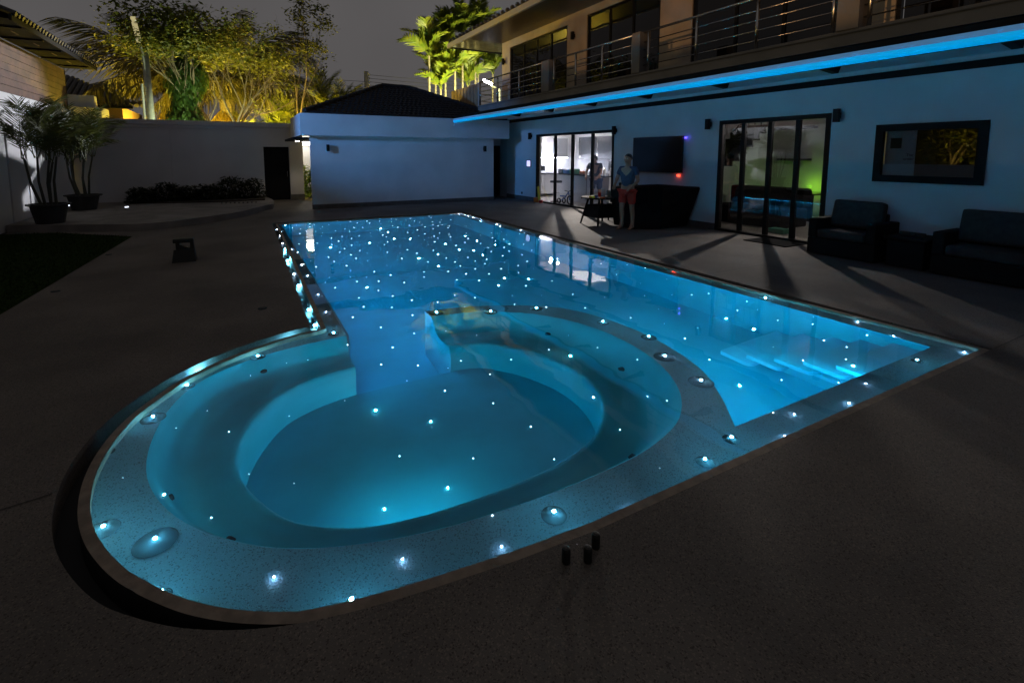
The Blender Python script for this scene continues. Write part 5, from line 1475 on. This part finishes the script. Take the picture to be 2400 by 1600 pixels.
# potted palms on the terrace
AR = [frond_mesh('frond', 'palm_leaf', 1.25, .85, 1.0, 30, .36, .026, 91 + i, hang=.35) for i in range(3)]
def potted(x, y, z0, label, potr, poth, stems, seed, h, fr, s):
    rd = random.Random(seed)
    t = empty('potted_palm', (x, y, z0), label, 'potted palm', 'potted palms on the terrace')
    MB().lathe((x, y, z0), [(potr * .72, 0.002), (potr * .95, poth * .9), (potr * 1.12, poth * .93), (potr * 1.12, poth), (potr * .9, poth), (potr * .88, poth * .9)], 22).build('pot', 'pot', t)
    MB().lathe((x, y, z0), [(potr * .9, poth * .90), (potr * .3, poth * .92)], 16).build('soil', 'soil', t)
    for k in range(stems):
        a = 2 * PI * k / stems + rd.uniform(-.3, .3)
        b = Vector((x + .12 * math.cos(a), y + .12 * math.sin(a), z0 + poth * .9)); hh = h * rd.uniform(.8, 1.1)
        e = b + Vector((.16 * math.cos(a) + rd.uniform(-.1, .05), .16 * math.sin(a), hh))
        MB().tube([b, b.lerp(e, .5) + Vector((-.04, 0, 0)), e], [.03, .024, .02], 7).build('stem', 'dark_stem', t)
        for i in range(fr):
            u = (i + .5) / fr
            put(rd.choice(AR), 'frond', t, e, i * 2.4 + a * 1.3, R(78 - 62 * u + rd.uniform(-8, 8)), rd.uniform(-.3, .3), s * rd.uniform(.8, 1.1))
    return t
potted(-3.62, 13.45, .15, 'tall potted palm with bare dark stems in a flared black pot, at the left', .33, .42, 5, 2, .95, 4, 1.05)
potted(-3.7, 16.4, .15, 'bushy potted palm against the garden wall corner', .36, .40, 6, 6, 1.0, 5, 1.2)
# shrubs along the garden wall
def shrub(x, y, z0, rx, rz, n, label, m='shrub_leaf', size=.07, seed=0, cat='shrub', grp='shrubs along the garden wall'):
    rd = random.Random(seed)
    t = empty('shrub', (x, y, z0), label, cat, grp)
    s_ = MB()
    for k in range(7):
        a = rd.uniform(0, 6.28); s_.tube([(x, y, z0), (x + rx * .6 * math.cos(a), y + rx * .4 * math.sin(a), z0 + rz * rd.uniform(.6, 1.15))], [.015, .006], 5)
    s_.build('stem', 'dark_stem', t)
    lm = MB()
    for _ in range(n):
        a = rd.uniform(0, 6.28); u = rd.random() ** .5; zz = rd.uniform(.02, 1)
        k = math.sqrt(max(0, 1 - (zz - .3) ** 2 / .65)) + .1
        p = Vector((x + rx * u * k * math.cos(a), y + rx * .7 * u * k * math.sin(a), z0 + rz * zz * rd.uniform(.8, 1.12)))
        leaves(lm, p, 1, .01, size, rd)
    tag(lm.build('crown', m, t), kind='stuff')
for k, (x, h, lab) in enumerate(((-2.62, .42, 'dark shrub at the left end of the row along the wall'), (-2.0, .56, 'dark shrub, second from the left along the garden wall'), (-1.45, .44, 'low dark shrub in the middle left of the row along the wall'), (-.85, .48, 'low dark shrub in the middle of the row along the wall'), (-.25, .68, 'rounded dark shrub, tallest of the row along the wall'), (.35, .60, 'dark shrub beside the black garden door'))):
    shrub(x, 17.75, .17, .42, h, 620, lab, seed=k)
shrub(2.28, 19.4, 0, .36, 1.15, 380, 'bright green leafy plant in the lit side passage', 'bright_bush', .11, 33, 'plant', None)
# ------------------------------------------------------------------ poles and wires
sp2 = empty('street_light', (-2.61, 20.5, 0), 'grey utility pole with an angled street light in front of the palms', 'street light')
MB().tube([(-2.61, 20.5, 0), (-2.61, 20.5, 2.8), (-2.64, 20.5, 5.05)], [.13, .12, .10], 12).build('pole', 'concrete_pole', sp2, smooth=True)
MB().tube([(-2.63, 20.44, 4.2), (-2.70, 20.42, 5.0), (-2.76, 20.40, 5.35)], .035, 8).build('arm', 'concrete_pole', sp2)
M = Matrix.Translation((-2.83, 20.40, 5.78)) @ Matrix.Rotation(R(-9), 4, 'Y')
MB().box(-.075, .075, -.05, .05, -.42, .42, M=M, bev=.02).build('lamp_head', 'sodium', sp2)
MB().tube([(-2.76, 20.38, 0), (-2.78, 20.38, 4.0)], .035, 8).build('conduit', 'ac_white', sp2)
up = empty('utility_pole', (6.15, 26, 0), 'short concrete utility pole with insulators above the pool house roof', 'utility pole')
MB().box(6.05, 6.26, 25.95, 26.05, 0, 5.95).build('pole', 'concrete_pole', up)
for k in range(5): MB().lathe((6.3, 25.93, 5.05 + k * .18), [(.02, -.05), (.045, -.03), (.03, 0), (.045, .03), (.02, .05)], 8).build('insulator', 'ac_white', up)
for k in range(5):
    z = 5.05 + k * .18
    p = [(6.33, 25.93, z)]
    for i in range(1, 9): t = i / 8; p.append((6.33 + 10 * t, 25.93 - .5 * t, z - .12 * math.sin(PI * t) - (.05 * (4 - k) - .12) * t))
    o = MB().tube(p, .010, 4).build('overhead_wire', 'wire'); tag(o, ['lowest', 'second lowest', 'middle', 'second highest', 'highest'][k] + ' thin black wire from the utility pole to the right', 'wire', 'overhead wires')
for k in range(3):
    z = 4.75 + k * .28
    p = [(6.08, 25.95, z + .1)]
    for i in range(1, 9): t = i / 8; p.append((6.08 - 9 * t, 25.95 - 1.0 * t, z + .1 + .55 * t - .25 * math.sin(PI * t)))
    o = MB().tube(p, .010, 4).build('overhead_wire', 'wire'); tag(o, ['lowest', 'middle', 'highest'][k] + ' thin wire behind the slender tree, left of the utility pole', 'wire', 'overhead wires')
# white street lamp behind the balcony end
p = ay(1143, 193, 24)
wl_ = empty('white_street_lamp', p, 'bright white street lamp glowing past the end of the balcony', 'street lamp')
M = Matrix.Translation(p) @ Matrix.Rotation(R(30), 4, 'Y') @ Matrix.Rotation(R(-27), 4, 'Z')
MB().box(-.28, .28, -.07, .07, -.06, .06, M=M, bev=.03).build('lamp_head', 'street_white', wl_)
MB().tube([p + Vector((.3, .1, -.15)), p + Vector((.9, .3, -.3)), p + Vector((1.0, .3, -5.5))], .05, 8).build('pole', 'concrete_pole', wl_)
# ------------------------------------------------------------------ assumed garden lamps, hidden behind the wall
for k, (x, y, z, pw, c) in enumerate(((-2.2, 24.2, 1.7, 1700, (1.0, .68, .06)), (.15, 24.4, 1.7, 2000, (1.0, .72, .08)), (2.4, 22.6, 1.6, 420, (1.0, .62, .10)))):
    t = empty('added_uplight', (x, y, 0), ['assumed warm garden uplight under the left oil palm', 'assumed warm garden uplight under the right oil palm', 'added warm garden uplight under the slender tree'][k], 'garden light', 'added uplights behind the garden wall')
    MB().lathe((x, y, 0), [(.10, 0), (.12, .3), (.13, .5)], 12).build('housing', 'black_metal', t)
    lamp('uplight', (x, y, z), c, pw, .15, t)  # unseen lights assumed here to brighten the palms and the slender tree
t = empty('added_uplight', (9.6, 20.9, 0), 'added uplight brightening the slim palms by the balcony', 'garden light', 'added uplights behind the garden wall')
MB().lathe((9.6, 20.9, 0), [(.10, 0), (.12, .3), (.13, .5)], 12).build('housing', 'black_metal', t)
lamp('uplight', (9.6, 20.6, 3.0), (1.0, .95, .40), 6500, .3, t, R(84), (10.7, 24.3, 6.9), .5)  # spot added in front of the slim palms to brighten them
# assumed sodium spot out of view to the left warms the upper storey; the spot of the street light washes the left gable
lamp('assumed_sodium_spot', (-16, -3, 2.65), (1.0, .52, .20), 5200, .12, None, R(35), (9, 7.5, 4.8), .3)
q = ay(1143, 193, 24)
lamp('white_street_beam', q + Vector((-.1, -.3, -.15)), (.93, .95, 1.0), 16000, .12, wl_, R(15), (-4.35, 14.6, 2.35), .7)
t = empty('added_uplight', (-1.3, 19.5, 0), 'added pale garden uplight close behind the garden wall in front of the ivy column', 'garden light', 'added uplights behind the garden wall')
MB().lathe((-1.3, 19.5, 0), [(.10, 0), (.12, .3), (.13, .5)], 12).build('housing', 'black_metal', t)
lamp('uplight', (-1.3, 19.5, .7), (.85, 1.0, .55), 1100, .15, t, R(84), (-.9, 22.4, 6.0), .6)  # unseen spot added to light the ivy and tree crown from the front

# garden trees left of the lawn, outside the picture, seen only as reflections in the framed window
tree('garden_tree', (-9.5, 9.4, 0), [(-.1, 0, 1), (.35, .2, 1)], 3, 1.7, .10, 44, 'yellow-lit tree beyond the added side wall', 'tree_leaf', 40, .40, .12, 1, .6, zmin=1.4)
tree('garden_tree', (-8.6, 13.2 - 5.2, 0), [(.1, .1, 1), (-.3, -.3, 1)], 3, 1.3, .08, 47, 'smaller tree beyond the added side wall', 'tree_leaf', 34, .36, .12, 1, .6, zmin=1.2)
lamp('assumed_tree_light', (-7.4, 9.2, 1.2), (1.0, .72, .15), 200, 0.0, None)  # assumed lamp without a body, yellows the trees reflected in the window

tree('garden_tree', (-9.2, .2, 0), [(-.1, .1, 1), (.15, -.3, 1), (0, .4, 1)], 3, 1.1, .07, 51, 'assumed loose tree in front of the sodium spot beyond the added side wall', 'tree_leaf', 9, .34, .11, .8, .7, zmin=1.4)  # out-of-view tree put here to cast leaf shade on the upper storey

hg = empty('hedge', (-11, 9.5, 0), 'tall dark hedge added out of view to darken the window reflection', 'hedge')
MB().box(-11.4, -10.8, 5.5, 14.5, 0, 4.2).build('core', 'shrub_leaf', hg)  # unseen hedge added so the framed window reflects something dark
lm = MB(); rd = random.Random(61)
for _ in range(2600): leaves(lm, Vector((-10.7 + rd.gauss(0, .08), rd.uniform(5.4, 14.6), rd.uniform(.1, 4.4))), 1, .02, .10, rd)
tag(lm.build('foliage', 'shrub_leaf', hg), kind='stuff')
